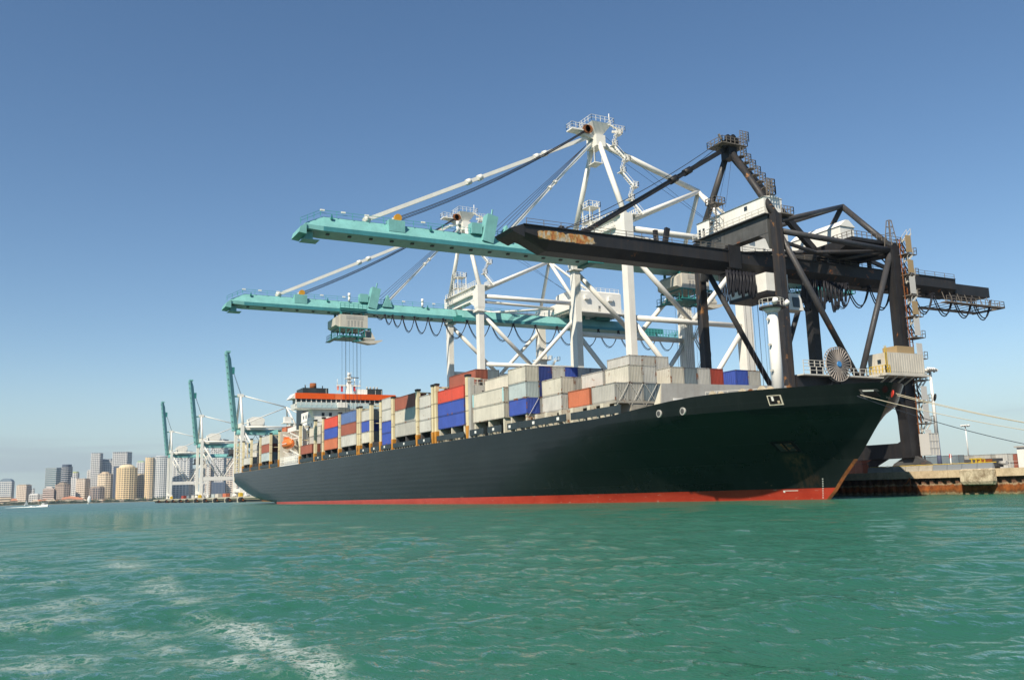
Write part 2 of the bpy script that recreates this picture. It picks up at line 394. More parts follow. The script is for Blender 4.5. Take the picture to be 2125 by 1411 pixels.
spm = sp.mesh('sheet_pile'); spm.materials.append(MAT['rustwall'])
for k in range(60):
    o = bpy.data.objects.new('sheet_pile', spm); COL.objects.link(o); o.parent = quay; o.location = (random.uniform(-.03, .03), 43.02+k*1.25, 0)

# ------------------------------------------------------------------ the container ship
SX, HB = 85.1, 16.1            # centreline, half beam
XN = SX-HB                     # near side of the hull (69.0)
DECK = 11.6
def smooth(a, b, x): t = np.clip((x-a)/(b-a), 0, 1); return t*t*(3-2*t)
def stem_y(z): return np.interp(z, [-9, -4, -.1, .9, 2.8, 5.2, 8.4, 11, 13.2], [80, 79.5, 78.8, 77.6, 75.9, 73.4, 70.7, 69.0, 67.9])
def top_z(y): return 11.65+1.25*(1-smooth(82, 104, y))
def hull_hb(y, z):
    zz = min(z, 10.7)
    w_ = np.clip(zz/10.7, 0, 1)**1.75
    L = 58+(30-58)*w_; p = 1.3+(.60-1.3)*w_
    s = (y-stem_y(z))/L
    h = 0 if s <= 0 else HB*math.sin(math.pi/2*min(1, s))**p
    # stern: counter rising out of the water
    zk = -9 + 8.3*smooth(262, 300, y) + 6.6*np.clip((y-298)/62, 0, 1)**2.0
    zs = zk + 1.2 + 1.2*smooth(285, 300, y)
    if y > 255:
        f = np.clip((z-zk)/(zs-zk), 0, 1)
        h *= (1-(1-f)**2)**.5*.999 + .001
        h *= 1-.06*smooth(320, 362, y)*(1-np.clip((z-2)/8, 0, 1))
    else:
        f = np.clip((z+9)/3.0, 0, 1); h *= .55+.45*math.sqrt(1-(1-f)**2)
    return h
ship = thing('container_ship', (SX, 200, 0), 'long black hulled container ship with red waterline moored below the cranes', 'ship')
def hull_mat():
    m, t, b, N, L = new_mat('black_green_hull_paint')
    g = N('ShaderNodeNewGeometry').outputs['Position']; sp = N('ShaderNodeSeparateXYZ'); L(g, sp.inputs[0])
    n1 = noise(t, g, .12, 5); n2 = noise(t, g, .9, 5, .6, (1, 1, .06)); n3 = noise(t, g, 1.8, 8, .75, (1, .35, 1.6)); n4 = noise(t, g, .5, 7, .7, (1, .5, 1))
    base = ramp(t, [(.3, (.005,.008,.008)), (.7, (.009,.013,.013))]); L(n1.outputs[0], base.inputs[0])
    st = ramp(t, [(.5, (0,0,0)), (.8, (.18,)*3)]); L(n2.outputs[0], st.inputs[0])
    # welded plates: each slightly different in tone, seams as fine ridges
    cv = N('ShaderNodeCombineXYZ'); L(sp.outputs[1], cv.inputs[0]); L(sp.outputs[2], cv.inputs[1])
    bk = N('ShaderNodeTexBrick'); L(cv.outputs[0], bk.inputs[0]); bk.inputs['Scale'].default_value = 1; bk.inputs['Brick Width'].default_value = 9.5; bk.inputs['Row Height'].default_value = 2.3; bk.inputs['Mortar Size'].default_value = .035; bk.inputs['Mortar Smooth'].default_value = .6
    bk.inputs['Color1'].default_value = (.75,.75,.75,1); bk.inputs['Color2'].default_value = (1.3,1.3,1.3,1); bk.inputs['Mortar'].default_value = (1.5,1.5,1.5,1)
    c = mix(t, st.outputs[0], base.outputs[0], (.035,.038,.038)); c = mix(t, .8, c, bk.outputs[0], 'MULTIPLY')
    # scuffed rust and salt just above the boot topping
    lo = N('ShaderNodeMapRange'); lo.inputs[1].default_value = 5; lo.inputs[2].default_value = 1.2; lo.inputs[3].default_value = 0; lo.inputs[4].default_value = .09; L(sp.outputs[2], lo.inputs[0])
    ad = N('ShaderNodeMath'); L(n3.outputs[0], ad.inputs[0]); L(lo.outputs[0], ad.inputs[1])
    rs = ramp(t, [(.70, (0,0,0)), (.76, (.6,)*3)]); L(ad.outputs[0], rs.inputs[0])
    c = mix(t, rs.outputs[0], c, (.20,.12,.06))
    # rust washed down from the anchor pocket
    ay = N('ShaderNodeMath'); ay.operation = 'SUBTRACT'; L(sp.outputs[1], ay.inputs[0]); ay.inputs[1].default_value = 80.9
    ab = N('ShaderNodeMath'); ab.operation = 'ABSOLUTE'; L(ay.outputs[0], ab.inputs[0])
    m1 = N('ShaderNodeMapRange'); m1.interpolation_type = 'SMOOTHSTEP'; m1.inputs[1].default_value = 2.0; m1.inputs[2].default_value = .6; L(ab.outputs[0], m1.inputs[0])
    m2 = N('ShaderNodeMapRange'); m2.interpolation_type = 'SMOOTHSTEP'; m2.inputs[1].default_value = 5.8; m2.inputs[2].default_value = 5.2; L(sp.outputs[2], m2.inputs[0])
    m3 = N('ShaderNodeMapRange'); m3.inputs[1].default_value = 1.4; m3.inputs[2].default_value = 4.5; m3.inputs[3].default_value = .25; L(sp.outputs[2], m3.inputs[0])
    n6 = noise(t, g, 1.6, 6, .65, (1, 1, .18)); m4 = ramp(t, [(.40, (0,0,0)), (.62, (.75,)*3)]); L(n6.outputs[0], m4.inputs[0])
    pr_ = m1.outputs[0]
    for q_ in (m2.outputs[0], m3.outputs[0], m4.outputs[0]):
        k_ = N('ShaderNodeMath'); k_.operation = 'MULTIPLY'; L(pr_, k_.inputs[0]); L(q_, k_.inputs[1]); pr_ = k_.outputs[0]
    c = mix(t, pr_, c, (.11,.055,.028))
    # red boot topping
    red = ramp(t, [(.3, (.30,.026,.014)), (.7, (.42,.050,.026))]); L(n4.outputs[0], red.inputs[0])
    wh = ramp(t, [(.61, (0,0,0)), (.68, (.7,)*3)]); L(n3.outputs[0], wh.inputs[0])
    red2 = mix(t, wh.outputs[0], red.outputs[0], (.42,.33,.26))
    tr = N('ShaderNodeMath'); tr.operation = 'MULTIPLY_ADD'; L(sp.outputs[1], tr.inputs[0]); tr.inputs[1].default_value = -.0033; tr.inputs[2].default_value = 1.62
    sl = N('ShaderNodeMath'); sl.operation = 'LESS_THAN'; L(sp.outputs[2], sl.inputs[0]); L(tr.outputs[0], sl.inputs[1])
    c = mix(t, sl.outputs[0], c, red2)
    L(c, b.inputs['Base Color']); b.inputs['Roughness'].default_value = .24; b.inputs['Specular IOR Level'].default_value = .24
    wv = N('ShaderNodeTexWave'); wv.bands_direction = 'Z'; wv.inputs['Scale'].default_value = .32; wv.inputs['Distortion'].default_value = .6; L(g, wv.inputs[0])
    nb = noise(t, g, .35, 3)
    a2 = N('ShaderNodeMath'); a2.operation = 'MULTIPLY_ADD'; L(nb.outputs[0], a2.inputs[0]); a2.inputs[1].default_value = 1.6
    a3 = N('ShaderNodeMath'); a3.operation = 'MULTIPLY_ADD'; L(bk.outputs[1], a3.inputs[0]); a3.inputs[1].default_value = .9; L(wv.outputs[1], a3.inputs[2]); L(a3.outputs[0], a2.inputs[2])
    bp = N('ShaderNodeBump'); bp.inputs['Distance'].default_value = .03; bp.inputs['Strength'].default_value = .13; L(a2.outputs[0], bp.inputs['Height']); L(bp.outputs[0], b.inputs['Normal'])
    return m
MAT['hull'] = hull_mat()
def make_hull():
    ys = list(np.concatenate([67.9+np.array([0, .15, .5, 1, 1.7, 2.6, 3.8, 5.2, 6.8, 8.6, 10.6, 12.8, 15.4, 18, 21, 24, 28, 32, 37, 42, 48, 54, 61, 68]), [150, 180, 220, 250, 262, 272, 282, 290, 298, 304, 312, 320, 330, 340, 350, 356, 360]]))
    zr = [-9, -6, -3, -1, 0, 1.3, 2.5, 4, 5.5, 7, 8.5, 9.7, 10.7, 10.75]
    vs = []; nz = len(zr)+1
    for yy in ys:
        tz = float(top_z(yy))
        for k in range(nz):
            z = zr[k] if k < len(zr) else tz
            sy = float(stem_y(z))
            y2 = yy if yy > 136 else sy+(yy-67.9)*(136-sy)/(136-67.9)
            vs.append((hull_hb(y2, z), y2, z))
    m = MB(); ny = len(ys)
    for sgn in (-1, 1):
        P = [(SX+sgn*h, y_, z) for h, y_, z in vs]; fs = []
        for i in range(ny-1):
            for k in range(nz-1):
                f = (i*nz+k, (i+1)*nz+k, (i+1)*nz+k+1, i*nz+k+1)
                fs.append(f if sgn < 0 else f[::-1])
        m.add(P, fs, True)
    # transom
    a = (ny-1)*nz; b_ = ny*nz + a
    m.f.extend([(a+k, b_+k, b_+k+1, a+k+1) for k in range(nz-1)]); m.sm.extend([False]*(nz-1))
    o = m.build('hull', MAT['hull'], ship)
    mod = o.modifiers.new('edge', 'EDGE_SPLIT'); mod.split_angle = R(42)
    # deck sheet
    d = MB(); ring = []
    yy = [69.5, 71, 73, 76, 80, 85, 92, 100, 150, 250, 359.9]
    L_ = [(SX-hull_hb(q, 11.5)+.05, q, top_z(q)-.9 if q < 100 else 11.5) for q in yy]; R_ = [(2*SX-x, q, z) for x, q, z in L_]
    d.add(L_+R_, [(i, len(yy)+i, len(yy)+i+1, i+1) for i in range(len(yy)-1)])
    d.build('deck', MAT['darkgrey'], ship)
make_hull()

# ---- posts, hatches, pedestals and bulwark along the seaward side
ROWX, ROWW, TIER0 = 69.3, 2.5, 14.2
POSTS = [147.0, 161.5, 163.1, 171.3, 185.6, 193.4, 200.2, 208.2, 209.8, 224.7, 239.5, 247.6, 263.6, 289.2, 301.2, 316.4, 331.2, 345.2]
MAT['orangefoot'] = paint('orange_post_foot', (.56,.24,.03), .55, .15, .4, (.2,.08,.02), .4, .4)
for i, yy in enumerate(POSTS):
    wd = 1.0 if i not in (1, 2, 7, 8) else .8
    p = MB().box(69.1, 69.8, yy-wd/2, yy+wd/2, 13.9, 23.0).build('cell_guide_post', MAT['cream'], ship)
    q = MB(); 
    for z in np.arange(16.6, 22, 2.7): q.box(69.06, 69.84, yy-wd/2-.03, yy+wd/2+.03, z, z+.07)
    q.box(69.0, 69.9, yy-wd/2-.1, yy+wd/2+.1, 22.9, 23.3)
    stuff(q.build('rung', MAT['blackrust'], p))
    MB().loft([[(69.02, yy-wd*.28, 11.6), (69.9, yy-wd*.28, 11.6), (69.9, yy+wd*.28, 11.6), (69.02, yy+wd*.28, 11.6)],
               [(69.02, yy-wd*.6, 13.9), (69.9, yy-wd*.6, 13.9), (69.9, yy+wd*.6, 13.9), (69.02, yy+wd*.6, 13.9)]]).build('post_foot', MAT['orangefoot'], ship)
    # inner companion post of the same frame
    MB().box(71.9, 72.3, yy-.3, yy+.3, 11.5, 22.6).build('inner_post', MAT['blackrust'], ship)
    MB().beam((69.5, yy, 18.6), (72.1, yy, 18.6), .18).beam((69.5, yy, 22.6), (72.1, yy, 22.6), .2).beam((72.1, yy, 18.6), (72.1, yy, 22.6), .16).build('cross_tie', MAT['cream'], ship)
BAYS = {1: (103.6, 20), 2: (110.2, 20), 3: (118.1, 20), 4: (124.9, 20), 5: (132.7, 40), 6: (148.5, 40), 7: (164.2, 20), 8: (172.2, 40), 9: (186.7, 20),
        10: (193.9, 20), 11: (201.1, 20), 12: (211.2, 40), 13: (226.4, 40), 14: (240.4, 20), 15: (250.6, 40), 16: (290.0, 20), 17: (302.2, 40), 18: (317.4, 40), 19: (331.9, 40)}
LEN = {20: 6.06, 40: 12.19}
MAT['hatch'] = paint('hatch_cover_paint', (.33,.31,.26), .6, .15, .4, (.15,.09,.05), .36, .3)
MAT['ped'] = paint('pedestal_paint', (.62,.58,.46), .55, .12, .4, (.25,.15,.07), .38, .4)
for b_, (y0, ft) in BAYS.items():
    x0 = 71.75; x1 = 2*SX-x0
    if b_ == 1: x1 -= .5
    MB().box(x0, x1, y0-.2, y0+LEN[ft]+.2, 13.85, TIER0-.01).box(x0+2.6, x1-2.6, y0-.1, y0+LEN[ft]+.1, 11.4, 13.86).build('hatch_cover', MAT['hatch'], ship)
    MB().box(x0+.2, x0+.7, y0+.1, y0+.6, 11.4, 13.86).build('hatch_prop', MAT['ped'], ship); MB().box(x0+.2, x0+.7, y0+LEN[ft]-.6, y0+LEN[ft]-.1, 11.4, 13.86).build('hatch_prop', MAT['ped'], ship)
    if b_ >= 4:
        n = 2 if ft == 20 else 3
        for k in range(n):
            yy = y0+.25+(LEN[ft]-.95)*k/(n-1)
            MB().box(69.45, 71.55, yy, yy+.45, 11.4, TIER0).build('pedestal', MAT['ped'] if b_ < 7 else MAT['darkgrey'], ship)
for yy in (105, 108.4, 112, 115.2, 119.5, 122.6):
    MB().box(69.9 if yy > 110 else 70.6, 71.7, yy, yy+.8, 11.4, TIER0-.3).build('pedestal', MAT['ped'], ship)
# bulwark plates between the posts, a slot of daylight below each
MAT['bulwark'] = paint('bulwark_paint', (.026,.036,.040), .45, .2, .2, (.08,.07,.06), 0, .3)
ed = [p for p in POSTS if p > 150]; ed = [147.6]+ed
for a, b_ in zip(ed[:-1], ed[1:]):
    if b_-a < 2.5 or (a > 262 and b_ < 290): continue
    MB().box(69.0, 69.12, a+.7, b_-.7, 11.98, 12.95).build('bulwark', MAT['bulwark'], ship)
    st = MB()
    for yy in np.arange(a+1, b_-.6, 1.5): st.box(69.12, 69.3, yy, yy+.12, 11.6, 12.9)
    stuff(st.build('bulwark_stay', MAT['ped'], ship))
for a, b_ in ((140.2, 145.8), (133.4, 138.6), (112.6, 131.2), (98.5, 111.2)):
    MB().box(69.0, 69.12, a, b_, 12.0, 13.05).build('bulwark', MAT['bulwark'], ship)
    st = MB()
    for yy in np.arange(a+.6, b_-.3, 1.7): st.box(69.12, 69.35, yy, yy+.15, 11.5, 13.0)
    stuff(st.build('bulwark_stay', MAT['ped'], ship))
# small number plates on the bulwark
MAT['mark'] = plain('white_marking', (.75,.75,.7), .6)
for yy in (143, 136, 130, 122, 114.5, 166.9, 178, 190, 197, 204.6, 217, 232, 243):
    MB().box(68.975, 68.995, yy, yy+.7, 12.3, 12.75).build('number_plate', MAT['mark'], ship)

# ---- forecastle: breakwater, mast, winches, fairleads, anchor pocket, draught marks
bw = MB()
bw.add([(75.0, 97.6, 12.0), (75.0, 97.75, 12.0), (75.4, 97.75, 16.0), (75.4, 97.6, 16.0), (98.5, 97.6, 12.1), (98.5, 97.75, 12.1), (98.5, 97.75, 16.3), (98.5, 97.6, 16.3)],
       [(0,4,7,3),(1,2,6,5),(3,7,6,2),(0,3,2,1),(4,5,6,7),(0,1,5,4)])
brk = bw.build('breakwater', MAT['grey'], ship)
MB().add([(74.9, 97.7, 12.0), (74.7, 99.4, 12.0), (75.35, 97.7, 16.0), (75.1, 97.75, 12.0), (74.9, 99.4, 12.0), (75.5, 97.75, 16.0)],
         [(0,2,1),(3,4,5),(0,1,4,3),(1,2,5,4),(0,3,5,2)]).build('breakwater_wing', MAT['ped'], ship)
wn = MB().box(77.2, 78.9, 97.54, 97.6, 12.4, 14.0).build('opening', MAT['shipwhite'], brk)
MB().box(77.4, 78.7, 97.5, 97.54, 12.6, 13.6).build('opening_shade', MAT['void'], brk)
fm = MB(); fm.tube((85.1, 85.8, 11.8), (85.1, 85.8, 24.2), .80, 20, .70).tube((85.1, 85.8, 24.2), (85.1, 85.8, 24.8), .70, 20, 1.25)
fmo = fm.build('foremast', MAT['shipwhite'], ship)
fp = MB().tube((85.1, 85.8, 24.8), (85.1, 85.8, 25.05), 1.7, 12); fp.build('platform', MAT['darkgrey'], fmo)
fr = MB()
for k in range(12):
    t = 2*math.pi*k/12; fr.beam((85.1+1.6*math.cos(t), 85.8+1.6*math.sin(t), 25), (85.1+1.6*math.cos(t), 85.8+1.6*math.sin(t), 26), .06)
fr.path([(85.1+1.6*math.cos(t), 85.8+1.6*math.sin(t), 26) for t in np.linspace(0, 2*math.pi, 13)], .04); stuff(fr.build('railing', MAT['rail'], fmo))
MB().tube((84.2, 84.4, 25.2), (84.0, 83.9, 25.7), .35, 10).build('floodlight', MAT['shipwhite'], fmo)
MB().tube((86.4, 84.8, 25.2), (86.8, 84.4, 25.7), .35, 10).build('floodlight', MAT['shipwhite'], fmo)
ld = MB()
for z in np.arange(13, 24, 3.4): ld.box(83.95, 84.3, 85.5, 85.8, z, z+.25)
stuff(ld.build('step_bracket', MAT['rail'], fmo))
MAT['winch'] = paint('winch_paint', (.55,.47,.33), .6, .15, .5, (.2,.09,.03), .40, .3)
for (x, y_) in ((77.2, 88.5), (79.2, 85.2), (79.6, 82.2)):
    m = MB().tube((x-.9, y_, 13.1), (x-.8, y_, 13.1), .85, 16).tube((x+.5, y_, 13.1), (x+.6, y_, 13.1), .85, 16).tube((x-.8, y_, 13.1), (x+.5, y_, 13.1), .5, 12).box(x+.6, x+1.3, y_-.5, y_+.5, 12, 13.5).box(x-1, x+.7, y_-.6, y_+.6, 11.3, 12.3)
    m.build('mooring_winch', MAT['winch'], ship)
m = MB()
for x0, y0, x1, y1 in ((76.5, 90, 82.5, 84),): m.rail([(x0, y0, 12.2), (x1, y1, 12.2)], 1.8, 1.5)
stuff(m.build('handrail', MAT['rail'], ship))
def hull_x(y_, z): return SX-hull_hb(y_, z)
def on_hull(name, mat, y0, y1, z0, z1, out=.06, parent=ship, inset=0):
    """plate lying on the near side of the hull"""
    P = [(hull_x(y_, z), y_, z) for y_, z in ((y0, z0), (y1, z0), (y1, z1), (y0, z1))]
    m = MB(); m.loft([[(x-out, a, b) for x, a, b in P], [(x+.3, a, b) for x, a, b in P]])
    return m.build(name, mat, parent)
f1 = on_hull('fairlead_frame', MAT['ped'], 76.2, 77.5, 11.0, 12.15, .08)
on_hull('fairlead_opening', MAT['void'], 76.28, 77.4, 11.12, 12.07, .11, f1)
on_hull('fairlead_roller', MAT['shipwhite'], 76.9, 77.1, 11.5, 12.0, .14, f1)
on_hull('fairlead_roller', MAT['winch'], 76.4, 76.6, 11.12, 11.5, .14, f1)
f2 = on_hull('fairlead_frame', MAT['darkgrey'], 68.9, 69.9, 11.2, 12.2, .08)
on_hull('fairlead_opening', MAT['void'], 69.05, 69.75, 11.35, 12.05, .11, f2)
on_hull('fairlead_lip', MAT['shipwhite'], 69.1, 69.7, 11.95, 12.1, .14, f2)
for yy in (87.6, 91.2):
    x = hull_x(yy, 11.3)
    m = MB().tube((x-.1, yy, 11.2), (x+.2, yy, 11.2), .48, 18); r_ = m.build('panama_fairlead', MAT['grey'], ship)
    MB().tube((x-.13, yy, 11.2), (x-.09, yy, 11.2), .33, 16).build('fairlead_hole', MAT['darkgrey'], r_)
pk = on_hull('anchor_pocket', MAT['hull'], 79.3, 82.2, 5.6, 7.2, .05)
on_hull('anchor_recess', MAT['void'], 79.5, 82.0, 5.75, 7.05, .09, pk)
on_hull('anchor_fluke', MAT['blackrust'], 79.9, 80.6, 5.9, 6.8, .22, pk); on_hull('anchor_fluke', MAT['blackrust'], 80.9, 81.6, 5.9, 6.8, .22, pk)
# draught marks climbing beside the stem
for k in range(10):
    z = .15+k*.28
    on_hull('draught_mark', MAT['mark'], 79.55-.08*k, 79.68-.08*k, z, z+.1, .015)
on_hull('thruster_mark', MAT['mark'], 82.5, 84.3, 1.08, 1.15, .015); on_hull('thruster_mark', MAT['mark'], 84.2, 84.4, .9, 1.14, .015)
# rust stem bar
MAT['stemrust'] = paint('rusty_stem_plating', (.30,.09,.02), .7, .3, .5, (.05,.03,.02), .5, .5)
sb = MB()
prev = None; zz = np.linspace(-.5, 4.6, 12)
ring = [[(SX-.24, float(stem_y(z))+.35, z), (SX, float(stem_y(z))-.06, z), (SX+.24, float(stem_y(z))+.35, z)] for z in zz]
sb.loft(ring).build('stem_bar', MAT['stemrust'], ship)

# ---- deckhouse
HY = 270.0
dh = MB().box(75.5, 94.7, HY, 286, 11.4, 28.4).build('deckhouse', MAT['shipwhite'], ship)
MB().box(70.6, 75.5, 272, 287.5, 11.4, 14.6).build('boat_deck', MAT['shipwhite'], dh)
wing = MB(); wing.prism([(69.3, 28.4), (101, 28.4), (101.2, 29.9), (69.0, 29.9)], 'y', HY-1.2, HY+4.2); wing.build('bridge_wing', MAT['shipwhite'], dh)
for xx in (74.2, 95): MB().prism([(xx, 28.4), (xx+1.4, 28.4), (xx+1.4, 25.5)] if xx < 80 else [(xx, 28.4), (xx+1.4, 28.4), (xx, 25.5)], 'y', HY, HY+3).build('wing_bracket', MAT['shipwhite'], dh)
MB().box(69.6, 100.6, HY-.6, HY+3.6, 29.9, 31.5).build('bridge_glazing', MAT['glass'], dh)
xs = list(np.linspace(69.5, 100.7, 21))
for i, x in enumerate(xs): MB().box(x-.14, x+.14, HY-.7, HY-.55, 29.9, 31.5).build('window_mullion', MAT['shipwhite'], dh)
for yy in (HY+.6, HY+2, HY+3.5): MB().box(69.5, 69.62, yy-.12, yy+.12, 29.9, 31.5).build('window_mullion', MAT['shipwhite'], dh)
MB().box(69.45, 100.7, HY-.75, HY-.5, 29.9, 30.25).build('window_sill', MAT['shipwhite'], dh)
MAT['screen'] = plain('pale_blue_windscreen', (.42,.55,.58), .25)
ws = MB()
for i in range(20): ws.box(69.6+i*1.56, 71.05+i*1.56, HY-1.32, HY-1.27, 28.75, 30.35)
stuff(ws.build('wind_screen', MAT['screen'], dh))
stuff(MB().rail([(69.1, HY-1.3, 29.3), (101, HY-1.3, 29.3)], 1.1, 1.56, .05).build('railing', MAT['shipwhite'], dh))
MB().box(82.2, 85.2, HY-1.9, HY-.8, 28.9, 30.5).build('bridge_bay', MAT['shipwhite'], dh)
cap = MB().prism([(67.8, 31.5), (102, 31.5), (101.2, 33.1), (69.1, 33.1)], 'y', HY-.75, HY+4.8).build('bridge_roof', MAT['shipwhite'], dh)
MAT['orange2'] = paint('pale_orange_band_paint', (.78,.17,.05), .45, .06, .1, (.3,.08,.02), 0, .1)
for x0, x1, mt, yo in ((69.2, 81.4, 'orange', 1.0), (81.4, 84.0, 'orange2', .9), (84.0, 101.4, 'orange', 1.1)):
    MB().box(x0, x1, HY-yo, HY-.7, 31.5, 33.25).build('orange_band', MAT[mt], dh)
for (x0, x1, z0, z1) in ((77.6, 78.5, 26.3, 27.4), (79.9, 80.8, 26.3, 27.4), (84.5, 84.8, 26.4, 27.1), (87.2, 88.0, 26.1, 27.3), (89.4, 90.2, 26.1, 27.3), (91.0, 91.8, 26.1, 27.3), (77.6, 78.5, 22.8, 23.9), (79.9, 80.8, 22.8, 23.9)):
    fr_ = MB().box(x0-.12, x1+.12, HY-.05, HY+.1, z0-.12, z1+.12).build('window', MAT['shipwhite'], dh)
    MB().box(x0, x1, HY-.09, HY-.04, z0, z1).build('pane', MAT['glass'], fr_)
for z in (16.5, 19.5, 22.5, 25.5):
    g_ = MB().box(75.3, 75.5, 272, 286, z-.12, z); g_.build('side_ledge', MAT['shipwhite'], dh)
    for yy in (273.5, 276.5, 279.5, 282.5):
        MB().box(75.42, 75.48, yy, yy+.9, z+.9, z+1.9).build('pane', MAT['glass'], dh)
MB().box(71.2, 75.5, 276, 286, 22.3, 22.6).box(71.2, 71.4, 276, 286, 22.6, 23.7).build('side_gallery', MAT['shipwhite'], dh)
MB().prism([(71.2, 22.3), (75.5, 22.3), (75.5, 19.4)], 'y', 280, 286).build('gallery_bracket', MAT['shipwhite'], dh)
# funnel, vents and radar mast on top
fn = MB().box(76.0, 84.4, 286, 294, 11.4, 36.9).build('funnel_casing', MAT['bulwark'], dh)
MB().tube((80.4, 290, 36.9), (80.4, 290, 38.9), 1.15, 16, 1.05).build('funnel_stack', MAT['stemrust'], fn)
stuff(MB().tube((77, 287, 36.9), (77, 287, 38), .2, 8).tube((83, 288, 36.9), (83, 288, 37.9), .18, 8).build('vent_pipe', MAT['glass'], fn))
MB().box(90.0, 93.3, 273, 277, 33.0, 35.3).build('vent_house', MAT['shipwhite'], dh)
vb = MB().box(93.3, 98.4, 273, 277.5, 33.0, 35.5).build('black_vent_casing', MAT['bulwark'], dh)
vv = MB()
for x in (93.9, 95.0, 96.2, 97.3): vv.tube((x, 275, 35.5), (x, 275, 36.4), .28, 8)
stuff(vv.build('vent_pipe', MAT['grey'], vb))
ms = MB(); MX, MY = 87.4, 273.5
ms.loft([[(MX-1, MY-.8, 33), (MX+1, MY-.8, 33), (MX+1, MY+.8, 33), (MX-1, MY+.8, 33)], [(MX-.5, MY-.5, 38), (MX+.5, MY-.5, 38), (MX+.5, MY+.5, 38), (MX-.5, MY+.5, 38)], [(MX-.3, MY-.3, 40.4), (MX+.3, MY-.3, 40.4), (MX+.3, MY+.3, 40.4), (MX-.3, MY+.3, 40.4)]])
ms.box(MX-3.9, MX+3.7, MY-.35, MY+.35, 36.2, 36.6).box(MX-1.2, MX+1.0, MY-.8, MY+.8, 38.6, 38.8).tube((MX-3.8, MY, 36.6), (MX-3.8, MY, 38.4), .09, 6).tube((MX+3.6, MY, 36.6), (MX+3.6, MY, 38.2), .09, 6)
ms.tube((MX+1.9, MY, 36.6), (MX+1.9, MY, 38.9), .15, 6).tube((MX-.5, MY, 40.4), (MX-.5, MY, 41), .05, 5).tube((MX+.7, MY, 38.8), (MX+.7, MY, 40.8), .06, 5).tube((MX, MY, 39.6), (MX, MY, 40.5), .6, 10, .4)
mo = ms.build('radar_mast', MAT['shipwhite'], dh)
stuff(MB().box(MX+.6, MX+3.2, MY-.15, MY+.15, 38.9, 39.15).box(MX-.9, MX+.9, MY-.85, MY-.7, 37.4, 37.6).build('radar_scanner', MAT['darkgrey'], mo))
for x, col_, ln in ((MX-3.6, (.7,.25,.2), 1.3), (MX-2.3, (.55,.05,.06), 1.8), (MX+1.8, (.55,.05,.06), 1.5)):
    MB().box(x-.35, x+.35, MY-.03, MY+.03, 36.2-ln, 36.2).build('signal_flag', plain('flag_cloth', col_, .8), mo)
an = MB()
for x in (79, 82.5, 91, 95, 97): an.tube((x, HY, 33.1), (x, HY, 34.4+random.random()*.6), .06, 5)
stuff(an.build('antenna', MAT['rail'], dh))
# transverse walls beside the boat deck and lashing bridge ahead of the tall posts
MB().box(69.4, 76, 288.0, 288.6, 11.4, 22.8).build('lashing_bridge', MAT['beige'], ship)
lb = MB().box(69.9, 101, 145.6, 146.4, 11.4, 14.4).box(69.9, 72.3, 145.6, 147.2, 14.4, 21.2).box(72.3, 101, 145.8, 146.4, 18.2, 21.2).box(69.2, 70.0, 145.5, 147.4, 11.4, 22.6)
lbo = lb.build('lashing_bridge', MAT['grey'], ship)
stuff(MB().rail([(69.5, 145.7, 21.2), (78, 145.7, 21.2)], 1.1, 1.3, .05).rail([(69.5, 147.3, 21.2), (78, 147.3, 21.2)], 1.1, 1.3, .05).build('railing', MAT['rail'], lbo))
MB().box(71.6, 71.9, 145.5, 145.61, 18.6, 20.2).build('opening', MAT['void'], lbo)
# boat deck clutter
bd = MB()
bd.rail([(69.4, 264.4, 12.2), (69.4, 287.6, 12.2)], 2.2, 1.6, .09, 3).rail([(70.7, 272, 14.6), (70.7, 287, 14.6)], 1.1, 1.5, .05)
bd.box(69.2, 69.4, 264.4, 287.6, 11.6, 12.0)
for yy in (266, 269.5, 271): bd.box(70, 71.6, yy, yy+1.2, 11.5, 13.2+random.random()*1.6)
stuff(bd.build('boat_deck_fitting', MAT['shipwhite'], ship))
dv = MB()
for yy in (277.6, 286.2):
    dv.beam((73.4, yy, 14.6), (72.6, yy, 20.4), .5, .6).beam((72.6, yy, 20.4), (69.9, yy, 21.6), .45, .5).beam((73.4, yy, 14.6), (70.0, yy, 16.4), .35, .4).beam((70.3, yy, 21.4), (70.3, yy, 19.4), .1)
dv.beam((72.7, 277.6, 20.3), (72.7, 286.2, 20.3), .3)
stuff(dv.build('boat_davit', MAT['shipwhite'], ship))
wt = MB().box(70.4, 71.4, 264.6, 265.8, 11.4, 22.6); wt.build('stair_tower', MAT['shipwhite'], ship)
# stern frame
sf = MB()
for yy in (352.0, 359.4):
    for xx in (69.2, 72.4): sf.beam((xx, yy, 8.9 if yy > 355 else 11), (xx, yy, 23.2), .38)
for z in np.arange(11, 23, 1.5): sf.beam((69.2, 352, z), (69.2, 359.4, z), .16).beam((69.2, 359.4, z), (72.4, 359.4, z), .16)
stuff(sf.build('stern_cell_guide', MAT['cream'], ship))

# ------------------------------------------------------------------ lifeboat
lifeboat = thing('lifeboat', (70.4, 282, 18.6), 'orange enclosed lifeboat hanging in davits beside the white deckhouse', 'lifeboat')
lm = MB(); rings = []
for i in range(13):
    t = -1+2*i/12; s_ = math.sqrt(max(.02, 1-abs(t)**3.2)); y_ = 282+4.9*t
    rings.append([(70.4+1.45*s_*math.cos(a), y_, 18.5+(1.75 if math.sin(a) > 0 else 1.5)*s_*math.sin(a)) for a in np.linspace(0, 2*math.pi, 13)[:-1]])
lm.loft(rings, True); MAT['lifeboat'] = paint('lifeboat_orange', (.72,.17,.03), .5, .06, .15, (.3,.1,.03), 0, .1)
lm.build('boat_hull', MAT['lifeboat'], lifeboat)
MB().box(69.7, 71.1, 283.2, 285.2, 19.9, 20.8).build('cabin_top', MAT['lifeboat'], lifeboat)
MB().box(68.96, 69.03, 278.6, 284.6, 18.42, 18.62).build('rubbing_strake', MAT['shipwhite'], lifeboat)

